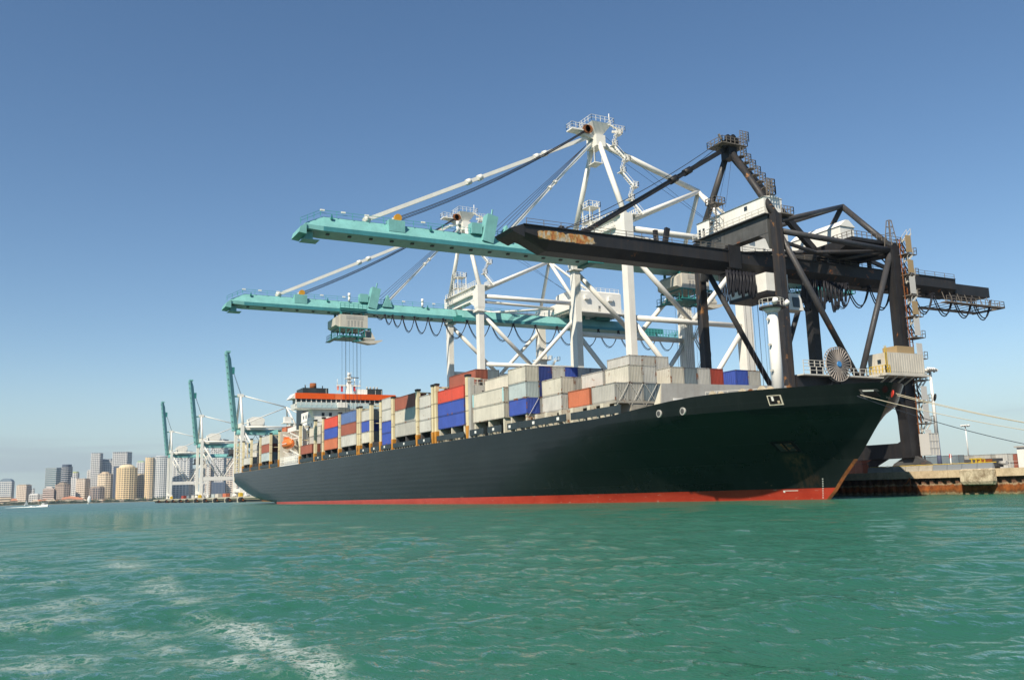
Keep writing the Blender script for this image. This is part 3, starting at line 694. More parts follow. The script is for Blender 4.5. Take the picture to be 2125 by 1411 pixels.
# ------------------------------------------------------------------ shipping containers, each one a thing of its own
def wave_wall(L, H, n, depth, axis):
    """corrugated panel as outline points along its length"""
    pts = []; p = L/n
    for i in range(n):
        a = i*p; pts += [(a, 0), (a+.28*p, 0), (a+.5*p, depth), (a+.78*p, depth)]
    pts.append((L, 0)); return pts
CMESH = {}
def cont_meshes(ft, H):
    if (ft, H) in CMESH: return CMESH[ft, H]
    L, W = LEN[ft], 2.44; d = {}
    n = int(L/.42)
    pts = wave_wall(L-.3, H, n, .05, 'y')
    for side in (0, 1):
        m = MB(); vs = []; fs = []
        for (a, dp) in pts:
            x = .03+dp if side == 0 else W-.03-dp
            vs += [(x, .15+a, .16), (x, .15+a, H-.12)]
        for i in range(len(pts)-1):
            f = (2*i, 2*i+1, 2*i+3, 2*i+2); fs.append(f if side == 0 else f[::-1])
        m.add(vs, fs); d['side_wall%d' % side] = m.mesh('side_wall')
    pts = []; p_ = (W-.26)/8
    for i in range(8): a = i*p_; pts += [(a, 0), (a+.56*p_, 0), (a+.62*p_, .15), (a+.94*p_, .15)]
    pts.append((W-.26, 0))
    m = MB(); vs = []; fs = []
    for a, dp in pts: vs += [(.13+a, .02+dp, .16), (.13+a, .02+dp, H-.12)]
    for i in range(len(pts)-1): fs.append((2*i, 2*i+2, 2*i+3, 2*i+1))
    m.add(vs, fs); d['end_wall'] = m.mesh('end_wall')
    m = MB().box(.08, W/2-.01, L-.06, L-.02, .14, H-.1).box(W/2+.01, W-.08, L-.06, L-.02, .14, H-.1)
    for x in (.35, .9, 1.5, 2.1): m.box(x-.03, x+.03, L-.02, L+.0, .2, H-.15)
    d['door'] = m.mesh('door')
    d['roof'] = MB().box(.05, W-.05, .05, L-.05, H-.05, H-.015).mesh('roof')
    m = MB()
    for x0 in (0, W-.14):
        for y0 in (0, L-.16): m.box(x0, x0+.14, y0, y0+.16, .1, H-.1)
    for x0 in (0, W-.1): m.box(x0, x0+.1, .16, L-.16, 0, .17).box(x0, x0+.1, .16, L-.16, H-.13, H)
    for y0 in (0, L-.1): m.box(.14, W-.14, y0, y0+.1, 0, .17).box(.14, W-.14, y0, y0+.1, H-.13, H)
    m.box(.1, W-.1, .1, L-.1, .03, .12)
    d['frame'] = m.mesh('frame')
    m = MB()
    for x0 in (-.006, W-.174):
        for y0 in (-.006, L-.174):
            for z0 in (0, H-.12): m.box(x0, x0+.18, y0, y0+.18, z0-.003, z0+.123)
    d['corner_casting'] = m.mesh('corner_casting')
    for k in d: d[k].materials.append(MAT['grey'])
    CMESH[ft, H] = d; return d
def cpaint(name, col, rust=.33, dirt=.3): return paint('container_'+name, col, .55, .10, dirt, tuple(c*.4+.02 for c in col), rust, .35, rscale=.9)
CC = {'grey': ('pale grey', (.49,.48,.44)), 'beige': ('beige', (.54,.51,.43)), 'blue': ('blue', (.045,.085,.36)), 'brown': ('brown', (.30,.095,.06)), 'red': ('bright red', (.56,.075,.045)),
      'rust': ('rust red', (.33,.055,.035)), 'orange': ('orange brown', (.50,.155,.075)), 'slate': ('slate grey', (.17,.21,.23)), 'ice': ('pale blue grey', (.40,.46,.46)), 'navy': ('navy', (.03,.05,.20)), 'steel': ('steel blue', (.10,.16,.33)), 'midgrey': ('mid grey', (.40,.39,.35)), 'maroon': ('maroon', (.20,.03,.03))}
CM = {k: cpaint(k, v[1]) for k, v in CC.items()}
CF = {k: cpaint(k+'_frame', tuple(c*.72 for c in v[1]), .41, .5) for k, v in CC.items()}
MAT['cast'] = plain('worn_steel_casting', (.10,.075,.055), .7)
ORD = ['zeroth', 'first', 'second', 'third', 'fourth', 'fifth', 'sixth', 'seventh', 'eighth', 'ninth', 'tenth', 'eleventh', 'twelfth', 'thirteenth', 'fourteenth', 'fifteenth', 'sixteenth', 'seventeenth', 'eighteenth', 'nineteenth']
def container(loc, ft, H, col, label, group, rz=0):
    t = thing('shipping_container', loc, label, 'container', group); t.rotation_euler.z = rz
    for k, me in cont_meshes(ft, H).items():
        o = bpy.data.objects.new(k.rstrip('01'), me); COL.objects.link(o); o.parent = t
        if k == 'corner_casting': o['kind'] = 'stuff'
        o.material_slots[0].link = 'OBJECT'; o.material_slots[0].material = MAT['cast'] if k == 'corner_casting' else CF[col] if k == 'frame' else CM[col]
    return t
def stack(bay, row, cols, H=2.59, z0=TIER0, y=None):
    y0, ft = BAYS[bay]; z = z0; n = len(cols)
    for i, c in enumerate(cols):
        nm = CC[c][0]
        rowtxt = 'outer row' if row == 0 else '%s row inboard' % ORD[row]
        tier = 'only tier' if n == 1 else 'top tier' if i == n-1 else '%s tier' % ORD[i+1]
        lab = '%s %s container, %s, %s, %s bay from the bow' % (nm, 'long' if ft == 40 else 'short', tier, rowtxt, ORD[bay])
        container((ROWX+ROWW*row, (y or y0)+random.uniform(-.04, .04), z), ft, H, c, lab, 'containers stacked on the ship')
        z += H+.012
S = stack
# bay by bay from the bow: row 0 is the outer seaward row
S(1, 1, ['midgrey']); S(1, 2, ['midgrey', 'beige']); S(1, 3, ['slate', 'grey']); S(1, 4, ['slate'])
for r_, c in ((5, 'beige'), (6, 'slate'), (7, 'grey'), (8, 'rust')): S(1, r_, ['midgrey', c])
S(1, 10, ['grey', 'blue']); S(1, 11, ['grey', 'midgrey'])
S(2, 1, ['orange']); S(2, 2, ['grey', 'grey']); S(2, 4, ['grey', 'midgrey', 'grey']); S(2, 5, ['grey', 'grey', 'midgrey']); S(2, 6, ['grey', 'midgrey', 'grey'])
S(3, 1, ['grey', 'beige']); S(3, 2, ['slate', 'midgrey']); S(3, 3, ['grey', 'grey']); S(3, 4, ['grey', 'navy']); S(3, 5, ['grey', 'navy'])
S(4, 0, ['blue', 'ice', 'beige']); S(4, 1, ['grey', 'navy', 'navy']); S(4, 2, ['grey', 'grey', 'grey']); S(4, 3, ['grey', 'grey', 'blue']); S(4, 4, ['grey', 'grey', 'grey']); S(4, 5, ['grey', 'slate', 'beige'])
S(5, 0, ['beige', 'beige']); S(5, 1, ['grey', 'grey', 'beige']); S(5, 2, ['grey', 'grey', 'ice'])
S(6, 0, ['blue', 'blue', 'red'], 2.47); S(6, 1, ['grey', 'slate', 'beige', 'brown']); S(6, 2, ['grey', 'grey', 'grey', 'slate'])
S(7, 0, ['grey', 'grey', 'grey'], 2.47); S(7, 1, ['grey', 'slate', 'grey'])
S(8, 0, ['midgrey', 'beige', 'brown'], 2.85); S(8, 1, ['grey', 'grey', 'rust'])
S(9, 0, ['blue', 'blue', 'grey', 'grey'], 2.59, 13.0); S(9, 1, ['grey', 'grey', 'grey'])
S(10, 1, ['navy', 'navy', 'slate']); 
S(11, 0, ['beige', 'blue', 'grey']); S(11, 1, ['grey', 'slate', 'grey'])
S(12, 0, ['grey', 'brown', 'steel'], 2.85); S(12, 1, ['grey', 'grey', 'slate'])
S(13, 0, ['orange', 'blue', 'red'], 2.83); S(13, 1, ['grey', 'slate', 'grey'])
S(14, 1, ['grey', 'grey', 'grey'])
S(15, 0, ['brown']); S(15, 1, ['beige', 'midgrey', 'beige']); S(15, 2, ['grey', 'ice', 'grey'])
S(16, 1, ['navy', 'maroon', 'slate', 'orange']); S(16, 2, ['grey', 'rust', 'grey'])
S(17, 0, ['ice', 'brown', 'grey'], 2.85); S(17, 1, ['grey', 'rust', 'grey'])
S(18, 1, ['slate', 'grey', 'midgrey']); S(18, 2, ['grey', 'grey', 'grey'])
S(19, 0, ['grey']); S(19, 1, ['midgrey', 'grey', 'grey']); S(19, 2, ['grey', 'slate', 'grey'])

# crossed lashing rods on the foremost stacks
for r_ in (1, 2, 3):
    x0 = ROWX+ROWW*r_
    for xa, xb in ((x0+.1, x0+2.3), (x0+2.3, x0+.1)):
        MB().tube((xa, 103.42, TIER0-.6), (xb, 103.5, TIER0+2.5), .035, 5).build('lashing_rod', MAT['rail'], ship)
for yy, x0 in ((124.75, 69.3), (124.75, 71.8)):
    MB().tube((x0+.2, yy, TIER0-.5), (x0+2.2, yy, TIER0+2.5), .035, 5).build('lashing_rod', MAT['rail'], ship)
# pale blue corner trims of the two long beige refrigerated boxes
for yy in (132.75, 144.45):
    for k in range(2): MB().box(ROWX-.03, ROWX+.02, yy, yy+.42, TIER0+2.602*k+.2, TIER0+2.602*k+2.45).build('reefer_trim', plain('pale_blue_trim', (.35,.60,.62), .5), ship) if k == 1 else None

# ------------------------------------------------------------------ quay cranes
WX, LX = 107.0, 138.0
def catenary(a, b, sag, n=9):
    a = V3(a); b = V3(b)
    return [a+(b-a)*t-np.array([0, 0, sag*4*t*(1-t)]) for t in np.linspace(0, 1, n)]
def bogies(c, xs, ys, mat, wmat):
    """equaliser beams and rail wheels under each leg, standing on the quay"""
    for x in xs:
        for y in ys:
            m = MB().prism([(y-4.2, QZ+.9), (y+4.2, QZ+.9), (y+3.4, QZ+1.7), (y+.9, QZ+2.9), (y-.9, QZ+2.9), (y-3.4, QZ+1.7)], 'x', x-.45, x+.45)
            e = m.build('equaliser_beam', mat, c)
            for k in range(6):
                yy = y-3.6+k*1.44
                MB().tube((x-.2, yy, QZ+.42), (x+.2, yy, QZ+.42), .43, 14).build('wheel', wmat, e)
            for k in (-1, 1):
                MB().box(x-.55, x+.55, y+k*2.16-1.9, y+k*2.16+1.9, QZ+.35, QZ+.95).build('bogie_frame', mat, e)
def trolley(c, x0, x1, yc, zb, colw, colf, cabside=1):
    """machinery trolley with louvred housing, truss frame and operator cab below the boom"""
    y0, y1 = yc-4.4, yc+3.4
    zt = zb-1.0
    t = MB().box(x0+.3, x1, y0, y1, zt-3.4, zt).prism([(x0-.9, zt-2.9), (x0+.3, zt-3.4), (x0+.3, zt-.0), (x0-.9, zt-.9)], 'y', y0+.4, y1-.4)
    h = t.build('trolley_house', colw, c)
    lv = MB()
    for i in range(5):
        for k in range(3): lv.box(x0+2.2+i*.9, x0+2.7+i*.9, y0-.06, y0, zt-3.0+k*.55, zt-2.6+k*.55)
    stuff(lv.build('louvre', MAT['grey'], h))
    MB().box(x0+1.9, x1-1.2, y0-.04, y0, zt-1.2, zt-.25).build('panel', MAT['grey'], h)
    hg = MB()
    for x in (x0+1, (x0+x1)/2, x1-.6):
        for y in (yc-2.6, yc+2.6): hg.box(x-.25, x+.25, y-.2, y+.2, zt-.1, zb+.05)
    stuff(hg.build('hanger', colf, c))
    f = MB()
    for y in (y0+.1, y1-.1):
        f.beam((x0+.2, y, zt-3.5), (x1+.8, y, zt-3.5), .3).beam((x0+.2, y, zt-5.7), (x1+.8, y, zt-5.7), .25)
        n = 5
        for k in range(n+1):
            x = x0+.2+(x1+.6-x0)*k/n; f.beam((x, y, zt-3.5), (x, y, zt-5.7), .22)
        for k in (1, 3):
            xa = x0+.2+(x1+.6-x0)*k/n; xb = x0+.2+(x1+.6-x0)*(k+1)/n
            f.beam((xa, y, zt-5.7), (xb, y, zt-3.5), .16) if k == 1 else f.beam((xa, y, zt-3.5), (xb, y, zt-5.7), .16)
    for x in (x0+.2, x1+.8): f.beam((x, y0, zt-5.7), (x, y1, zt-5.7), .25).beam((x, y0, zt-3.5), (x, y1, zt-3.5), .25)
    f.box(x0+1, x1-1, y0+1, y1-1, zt-5.9, zt-5.6)
    f.box(x0+4.2, x0+6.4, y0+.3, y0+2.4, zt-7.0, zt-6.7).beam((x0+5.3, y0+1.3, zt-5.8), (x0+5.3, y0+1.3, zt-6.7), .5)
    f.rail([(x0-1, y0-.3, zt-6.4), (x0-1, y1, zt-6.4)], 1.6, 1.2, .05).box(x0-1.4, x0-.2, y0-.3, y1, zt-6.5, zt-6.35)
    f.build('trolley_frame', colf, c)
    cb = MB()
    cx = x1+1.8
    cb.loft([[(cx-2.4, y0+.2, zt-3.9), (cx-.9, y0+.2, zt-3.9), (cx-.9, y0+2.6, zt-3.9), (cx-2.4, y0+2.6, zt-3.9)], [(cx-2.6, y0, zt-6.2), (cx+.3, y0, zt-6.2), (cx+.3, y0+2.8, zt-6.2), (cx-2.6, y0+2.8, zt-6.2)], [(cx-1.9, y0+.3, zt-7.2), (cx-.6, y0+.3, zt-7.2), (cx-.6, y0+2.5, zt-7.2), (cx-1.9, y0+2.5, zt-7.2)]])
    cb.build('operator_cab', MAT['beige'], c)
    MB().prism([(cx-4.2, zt-7.0), (cx-1, zt-7.5), (cx+1, zt-7.2), (cx+2.4, zt-6.5), (cx+2.2, zt-6.3), (cx-.5, zt-6.6)], 'y', y0+.1, y0+2.7).build('cab_walkway', MAT['beige'], c)
    MB().box(cx-2.3, cx-1.0, y0-.03, y0+.05, zt-5.8, zt-4.2).build('cab_window', MAT['glass'], c)
    gw = MB().rail([(x0+.5, y0+.6, zb+.9), (x1, y0+.6, zb+.9)], 1.2, 1.3, .05).box(x0+.5, x1, y0+.4, y0+1.6, zb+.75, zb+.9)
    gw.build('trolley_walkway', colf, c)
def ropes_down(c, x0, x1, yc, ztop, zbot, mat):
    for x in (x0, x0+1.1, x1-1.1, x1):
        for y in (yc-1.5, yc+1.5):
            MB().tube((x, y, ztop), (x+.05, y, zbot), .035, 4).build('hoist_rope', mat, c)
def boom_section(yc, zb, h, wb, wt, fas):
    return [(yc-wb/2, zb), (yc+wb/2, zb), (yc+wb/2, zb+fas), (yc+wt/2, zb+h), (yc-wt/2, zb+h), (yc-wb/2, zb+fas)]
def stair_zigzag(c, x, y, z0, z1, n, dx, wy, mat, panel=None, out=1):
    """switchback stairs climbing a leg: flights along x, landings, railings"""
    dz = (z1-z0)/n
    for k in range(n):
        za = z0+k*dz; zb_ = za+dz
        xa, xb = (x, x+dx) if k % 2 == 0 else (x+dx, x)
        s = MB().stair((xa, y, za), (xb, y, zb_), (0, -wy, 0)); s.build('stair_flight', mat, c)
        xl = xb; s2 = MB().box(min(xl, xl+math.copysign(1.0, xb-xa)), max(xl, xl+math.copysign(1.0, xb-xa)), y-wy*2.1, y+.1, zb_-.12, zb_)
        xo = xl+math.copysign(1.0, xb-xa)
        s2.rail([(xl, y-wy*2.1, zb_), (xo, y-wy*2.1, zb_), (xo, y, zb_)], 1.1, 1.0, .04)
        stuff(s2.build('stair_landing', mat, c))
        if panel: MB().box(min(xa, xb)+.3, max(xa, xb)-.3, y-wy-.25, y-wy-.2, za+.5, zb_+.9 if k % 2 else zb_).build('mesh_screen', panel, c)

def big_crane(yc, label, tx0, tx1, zrope, festoon):
    c = thing('quay_crane', (WX, yc, QZ), label, 'crane', 'ship to shore cranes')
    zb, h, n, f = 50.0, 3.3, yc-10.2, yc+10.2
    Wm = MAT['white']
    for y in (n, f):
        l = MB().box(WX-.75, WX+.75, y-.97, y+.97, QZ+2.6, 51.0).loft([[(WX-.75, y-.97, 51), (WX+.75, y-.97, 51), (WX+.75, y+.97, 51), (WX-.75, y+.97, 51)], [(WX-1.1, y-1.2, 52.4), (WX+1.1, y-1.2, 52.4), (WX+1.1, y+1.2, 52.4), (WX-1.1, y+1.2, 52.4)], [(WX-1.1, y-1.2, 58.6), (WX+1.1, y-1.2, 58.6), (WX+1.1, y+1.2, 58.6), (WX-1.1, y+1.2, 58.6)]])
        lo = l.build('leg', Wm, c)
        MB().box(WX-1.4, WX+1.4, y-1.5, y+1.5, 51.0, 51.3).build('leg_flange', Wm, lo)
        l = MB(); hx = 1.15
        l.loft([[(LX-hx, y-1.0, QZ+2.6), (LX+hx, y-1.0, QZ+2.6), (LX+hx, y+1.0, QZ+2.6), (LX-hx, y+1.0, QZ+2.6)], [(LX-hx*1.1, y-1.3, 36), (LX+hx*1.1, y-1.3, 36), (LX+hx*1.1, y+1.3, 36), (LX-hx*1.1, y+1.3, 36)], [(LX-hx, y-1.0, 57), (LX+hx, y-1.0, 57), (LX+hx, y+1.0, 57), (LX-hx, y+1.0, 57)]])
        l.build('leg', Wm, c)
        # side frame of round tubes
        MB().tube((WX+.8, y, 55.6), (LX-1, y, 55.6), .62, 12).build('upper_tie', Wm, c)
        MB().tube((WX+.8, y, 36.5), (LX-1, y, 36.5), .6, 12).build('middle_tie', Wm, c)
        MB().box(WX+.8, LX-1, y-.8, y+.8, 16.5, 19).build('portal_tie', Wm, c)
        for a, b in (((WX+.8, y, 50.4), (122.6, y, 36.9)), ((LX-.8, y, 50.4), (123.6, y, 36.9)), ((WX+.8, y, 35.6), (122.6, y, 19)), ((LX-.8, y, 35.6), (123.6, y, 19))):
            MB().tube(a, b, .55, 12).build('diagonal_brace', Wm, c)
    # horizontal bracing at girder level
    for a, b in (((WX+1, n, 54), (LX-1, yc, 56)), ((WX+1, f, 54), (LX-1, yc, 56))):
        MB().tube(a, b, .38, 10).build('plan_brace', Wm, c)
    for x, w_, z0, z1 in ((WX, .95, 54.6, 58.4), (LX, 1.0, 54.2, 57)):
        MB().box(x-w_, x+w_, n+1.2, f-1.2, z0, z1).build('cross_girder', Wm, c)
    MB().prism([(n+1.2, 54.6), (n+1.2, 52.6), (n+4.6, 54.6)], 'x', WX-.9, WX+.9).build('gusset', Wm, c); MB().prism([(f-1.2, 54.6), (f-4.6, 54.6), (f-1.2, 52.6)], 'x', WX-.9, WX+.9).build('gusset', Wm, c)
    for x in (WX, LX): MB().box(x-.9, x+.9, n+1, f-1, QZ+2.6, QZ+4.6).build('sill_beam', Wm, c)
    bogies(c, (WX, LX), (n, f), Wm, MAT['darkgrey'])
    # A-frame and apex
    A = (107.5, yc, 78.6)
    MB().tube((WX, n, 58.4), (107.4, yc-1.1, 78.4), .62, 14, .55).build('mast_leg', Wm, c)
    MB().tube((WX, f, 58.4), (107.4, yc+1.1, 78.4), .62, 14, .55).build('mast_leg', Wm, c)
    ap = MB().box(106.3, 108.7, yc-2, yc+2, 76.8, 79.4)
    ap.loft([[(106.8, yc-1, 79.2), (108.2, yc-1, 79.2), (108.2, yc+1, 79.2), (106.8, yc+1, 79.2)], [(105.2, yc-2.3, 82.2), (110.4, yc-2.3, 82.2), (110.4, yc+2.3, 82.2), (105.2, yc+2.3, 82.2)]])
    ap.prism([(106.3, 78.6), (106.3, 79.6), (101.4, 80.6), (101.4, 80.1)], 'y', yc-.8, yc+.8)
    apo = ap.build('apex_head', Wm, c)
    r_ = MB().rail([(104.8, yc-2.6, 82.2), (110.8, yc-2.6, 82.2), (110.8, yc+2.6, 82.2), (104.8, yc+2.6, 82.2), (104.8, yc-2.6, 82.2)], 1.3, 1.2, .04).rail([(100.6, yc-1.2, 80.5), (103.6, yc-1.2, 80.2), (103.6, yc+1.2, 80.2), (100.6, yc+1.2, 80.5), (100.6, yc-1.2, 80.5)], 1.2, 1, .04)
    r_.box(100.6, 103.6, yc-1.2, yc+1.2, 80.0, 80.3).beam((109.6, yc-2.3, 82), (112.6, yc-2.6, 80.8), .3).beam((110.4, yc-2.4, 80.4), (113, yc-2.6, 80.6), .5).tube((109.8, yc-2.2, 82.2), (109.8, yc-2.2, 84.6), .1, 6).rail([(110.4, yc-2.8, 80.8), (113.6, yc-2.8, 80.8), (113.6, yc-1, 80.8)], 1.2, .9, .04)
    stuff(r_.build('apex_railing', Wm, apo))
    for k in (-.5, .1): MB().tube((104.9+k, yc-1.3, 80.6), (104.9+k, yc-.9, 80.6), .95, 14).build('sheave', MAT['stemrust'], apo)
    fr = MB()
    for y in (n+3.3, ):
        for x in (106, 108): fr.beam((x, yc-1.3, 76.8), (x, yc-1.3, 73), .12).beam((x, yc+1.3, 76.8), (x, yc+1.3, 73), .12)
        fr.box(105.9, 108.1, yc-1.5, yc+1.5, 72.9, 73.1)
    stuff(fr.build('apex_cage', Wm, apo))
    # stairs up the near mast leg
    for k in range(6):
        t0, t1 = k/6, (k+1)/6
        pa = V3((WX+1.4, n-.3, 58.6))*(1-t0)+V3((108.8, yc-2.4, 79.6))*t0; pb = V3((WX+1.4, n-.3, 58.6))*(1-t1)+V3((108.8, yc-2.4, 79.6))*t1
        q = V3((pa[0]+(2.4 if k % 2 == 0 else .2), pa[1]-.4, pa[2])); q2 = V3((pb[0]+(.2 if k % 2 == 0 else 2.4), pb[1]-.4, pb[2]))
        MB().stair(q, q2, (0, -.7, 0)).build('stair_flight', Wm, c)
        s2 = MB().box(q2[0]-.5, q2[0]+.9, q2[1]-.9, q2[1]+.5, q2[2]-.12, q2[2]).rail([(q2[0]-.5, q2[1]-.9, q2[2]), (q2[0]+.9, q2[1]-.9, q2[2]), (q2[0]+.9, q2[1]+.5, q2[2])], 1.1, .8, .05)
        stuff(s2.build('stair_landing', Wm, c))
    # access towers on the cross girder
    pt = MB()
    for (y, z) in ((yc+2.4, 63.6), (yc+2.8, 60.4)):
        pt.box(WX-1.6, WX+1.4, y-1.6, y+1.6, z-.15, z).rail([(WX-1.6, y-1.6, z), (WX+1.4, y-1.6, z), (WX+1.4, y+1.6, z), (WX-1.6, y+1.6, z), (WX-1.6, y-1.6, z)], 1.2, 1.0, .06)
    for x, y in ((WX-1.4, yc+.9), (WX+1.2, yc+.9), (WX-1.4, yc+3.8), (WX+1.2, yc+3.8)): pt.beam((x, y, 58.4), (x, y, 63.6), .2)
    pt.rail([(WX-1.2, n, 58.6), (WX-1.2, f, 58.6)], 1.2, 1.4, .06).box(WX-1.7, WX-.9, n, f, 58.3, 58.5).rail([(WX-1.6, n+2, 56.2), (WX-1.6, f-2, 56.2)], 1.2, 1.4, .06).box(WX-1.8, WX-.9, n+2, f-2, 56, 56.2)
    pt.box(WX+1.0, WX+2.4, n-1.4, n+1.6, 58.3, 58.5).rail([(WX+2.4, n-1.4, 58.5), (WX+2.4, n+1.6, 58.5)], 1.3, .8, .06)
    stuff(pt.build('access_platform', Wm, c))
    # rear pylon
    PK = (136.0, yc, 70.6)
    MB().tube((108.6, yc, 78.2), PK, .7, 12, .62).build('back_tie', Wm, c)
    for a in ((WX+1.5, n, 57.8), (WX+1.5, f, 57.8), (LX, n, 56.6), (LX, f, 56.6), (166.0, yc, zb+h)):
        MB().tube(PK, a, .52 if a[0] < 150 else .36, 12).build('pylon_strut', Wm, c)
    # boom (to the hinge) and girder behind it
    sec = lambda x, z=0, s=1: [(x, y, zz) for y, zz in boom_section(yc, zb+z, h*s, 5.2, 1.7, .9)]
    tip = [(41.6, y, zz) for y, zz in boom_section(yc, zb+.25, 1.2, 5.0, 3.6, .8)]
    MB().loft([tip, sec(45.2), sec(103.6)]).build('boom', MAT['teal'], c)
    for x0_, x1_ in ((44.8, 103.5), (104.3, 165.9)): MB().box(x0_, x1_, yc-2.63, yc-2.603, zb+.03, zb+.88).build('boom_fascia', MAT['tealshade'], c)  # thin overlay, coloured darker to deepen the shade on the upright face
    e = MB().prism([(40.2, zb-.7), (41.6, zb-.9), (41.6, zb+1.1), (40.5, zb+.4)], 'y', yc-2.8, yc+2.8).box(41.7, 43.2, yc-1.2, yc+1.2, zb-1.4, zb).box(41.3, 44.4, yc-1.4, yc+1.4, zb-1.5, zb-1.4)
    e.build('boom_tip', MAT['teal'], c)
    MB().loft([sec(104.2), sec(166)]).build('girder', MAT['teal'], c)
    MB().box(103.2, 104.8, yc-3.2, yc+3.2, zb-.35, zb+1.2).box(102.2, 105.8, yc-3.4, yc-2.7, zb-.6, zb+.7).build('boom_hinge', MAT['tealdk'], c)
    MB().box(166.1, 176, yc-2.4, yc-1.6, zb+.2, zb+1.6).box(166.1, 176, yc+1.6, yc+2.4, zb+.2, zb+1.6).build('girder_extension', MAT['tealdk'], c)
    rl = MB().box(166, 182.5, yc-3.2, yc+3.2, zb-1.2, zb-1.0).rail([(166, yc-3.2, zb-1), (182.5, yc-3.2, zb-1), (182.5, yc+3.2, zb-1)], 2.2, 1.2, .07, 3).rail([(166, yc+3.2, zb-1), (182.5, yc+3.2, zb-1)], 2.2, 1.2, .07, 3)
    stuff(rl.build('end_platform', MAT['railteal'], c))
    rl = MB().rail([(44.6, yc-1.2, zb+h), (103, yc-1.2, zb+h)], 1.1, 3, .045).rail([(40.6, yc-2.4, zb+1), (44.6, yc-1.2, zb+h)], 1.1, 1.6, .05).rail([(106, yc-1.2, zb+h), (166, yc-1.2, zb+h)], 1.1, 3, .045)
    stuff(rl.build('boom_railing', MAT['railteal'], c))
    fl = MB()
    for x in (44.9, 48.9, 53.5, 59, 65, 71, 88, 97): fl.box(x-.4, x+.4, yc-1.5, yc-1.1, zb+h+.9, zb+h+1.2)
    stuff(fl.build('walkway_lamp', MAT['shipwhite'], c))
    ul = MB()
    for x in np.arange(46, 102, 4.2): ul.box(x-.3, x+.3, yc-1.3, yc-.7, zb-.25, zb)
    stuff(ul.build('underside_lamp', MAT['darkgrey'], c))
    # lug brackets on the sloping face
    lg = MB()
    for x in (46.6, 66.5, 84.5, 95): lg.prism([(x-.25, zb+h-.6), (x+.25, zb+h-.6), (x, zb+h+.4)], 'y', yc-1.8, yc-1.4)
    stuff(lg.build('lug', MAT['tealdk'], c))
    # forestay sheave block, upright latch post, equipment on the boom
    pb = MB().box(57.6, 60.9, yc-2.2, yc-.4, zb+1.6, zb+h+.6); pb.build('sheave_block', MAT['teal'], c)
    so = MB().tube((59.6, yc-2.0, zb+h+1.2), (59.6, yc-1.2, zb+h+1.2), .75, 16).build('boom_sheave', MAT['brass'], c)
    lt = MB().beam((78.6, yc-1.4, zb+1.6), (79.9, yc-1.4, zb+h+4.0), 2.2, 2.4, (1,0,0)).beam((80.0, yc-1.4, zb+h+4), (80.4, yc-1.2, zb+h+5.6), .25); lt.build('boom_latch_post', MAT['teal'], c)
    MB().box(75.4, 77.7, yc-1.8, yc, zb+h, zb+h+2.2).build('boom_equipment', MAT['teal'], c); eq = MB().prism([(81.6, zb+h-1), (84.4, zb+h-1), (83.8, zb+h+.8), (83.1, zb+h+2.4), (82.6, zb+h+1.2)], 'y', yc-2.2, yc-.6); eq.build('boom_equipment', MAT['teal'], c)
    for x in (72.5, 83.4, 93.6): MB().tube((x, yc-1.2, zb+h), (x, yc-1.2, zb+h+1.2), .3, 8).tube((x, yc-1.2, zb+h+1.2), (x, yc-1.2, zb+h+2.2), .36, 8).build('warning_horn', MAT['shipwhite'] if x != 83.4 else MAT['teal'], c)
    # stays
    def stay(a, b, r, joints):
        a = V3(a); b = V3(b); o = MB().beam(a, b, r*2, r*2.6).build('stay', Wm, c)
        for t in joints: p = a+(b-a)*t; q = a+(b-a)*(t+.018); MB().tube(p, q, r*2.2, 10).build('stay_joint', Wm, o)
        return o
    stay((53.2, yc, zb+h+.3), (105.6, yc, 79.2), .29, (.005, .42, .47, .73, .77))
    stay((83.2, yc, zb+h+.2), (106.4, yc, 78.0), .21, (.01, .5, .56))
    for i, dz in enumerate((.3, -.1, -.7, -1.1)):
        MB().path(catenary((59.6, yc-1.7+i*.2, zb+h+1.2+dz*.5), (104.9, yc-1.1+(i % 2)*.3, 80.7+dz*.3), 1.4, 9), .065, 4).build('boom_hoist_rope', MAT['rope'], c)
    for i in range(4):
        MB().tube((80.2+i*1.0, yc-.8, zb+h+1), (106.2, yc-.8+i*.3, 78.6), .05, 4).build('boom_hoist_rope', MAT['rope'], c)
    for i in range(2): MB().tube((108.4, yc-.6+i, 80.4-i*2.2), (146+i*3, yc-1+i, 58.5), .045, 4).build('boom_hoist_rope', MAT['rope'], c)
    # machinery house on the girder
    mh = MB().box(141, 157.5, yc-6.2, yc+5.2, zb+h+1.2, zb+h+7.4).prism([(yc-6.2, zb+h+7.4), (yc+5.2, zb+h+7.4), (yc+4.2, zb+h+8.0), (yc-5.2, zb+h+8.0)], 'x', 141, 157.5)
    mho = mh.build('machinery_house', Wm, c)
    MB().box(140, 158.5, yc-7.4, yc+6.2, zb+h+.8, zb+h+1.2).build('house_floor', Wm, mho)
    hr = MB().rail([(140, yc-7.3, zb+h+1.2), (158.5, yc-7.3, zb+h+1.2), (158.5, yc+6, zb+h+1.2)], 1.1, 1.6, .05).rail([(141, yc-5.2, zb+h+8), (157.5, yc-5.2, zb+h+8)], 1.1, 1.6, .05).rail([(140, yc-7.3, zb+h+1.2), (140, yc+6, zb+h+1.2)], 1.1, 1.6, .05)
    stuff(hr.build('house_railing', Wm, mho))
    for x in (144.0, 152.5): MB().box(x, x+1.5, yc-7.0, yc-6.2, zb+h+4.9, zb+h+6.2).build('air_conditioner', Wm, mho)
    MB().box(149.0, 149.9, yc-6.26, yc-6.18, zb+h+1.3, zb+h+3.3).build('door', MAT['grey'], mho)
    MB().box(149.2, 149.7, yc-6.3, yc-6.24, zb+h+2.4, zb+h+3.0).build('door_window', MAT['glass'], mho)
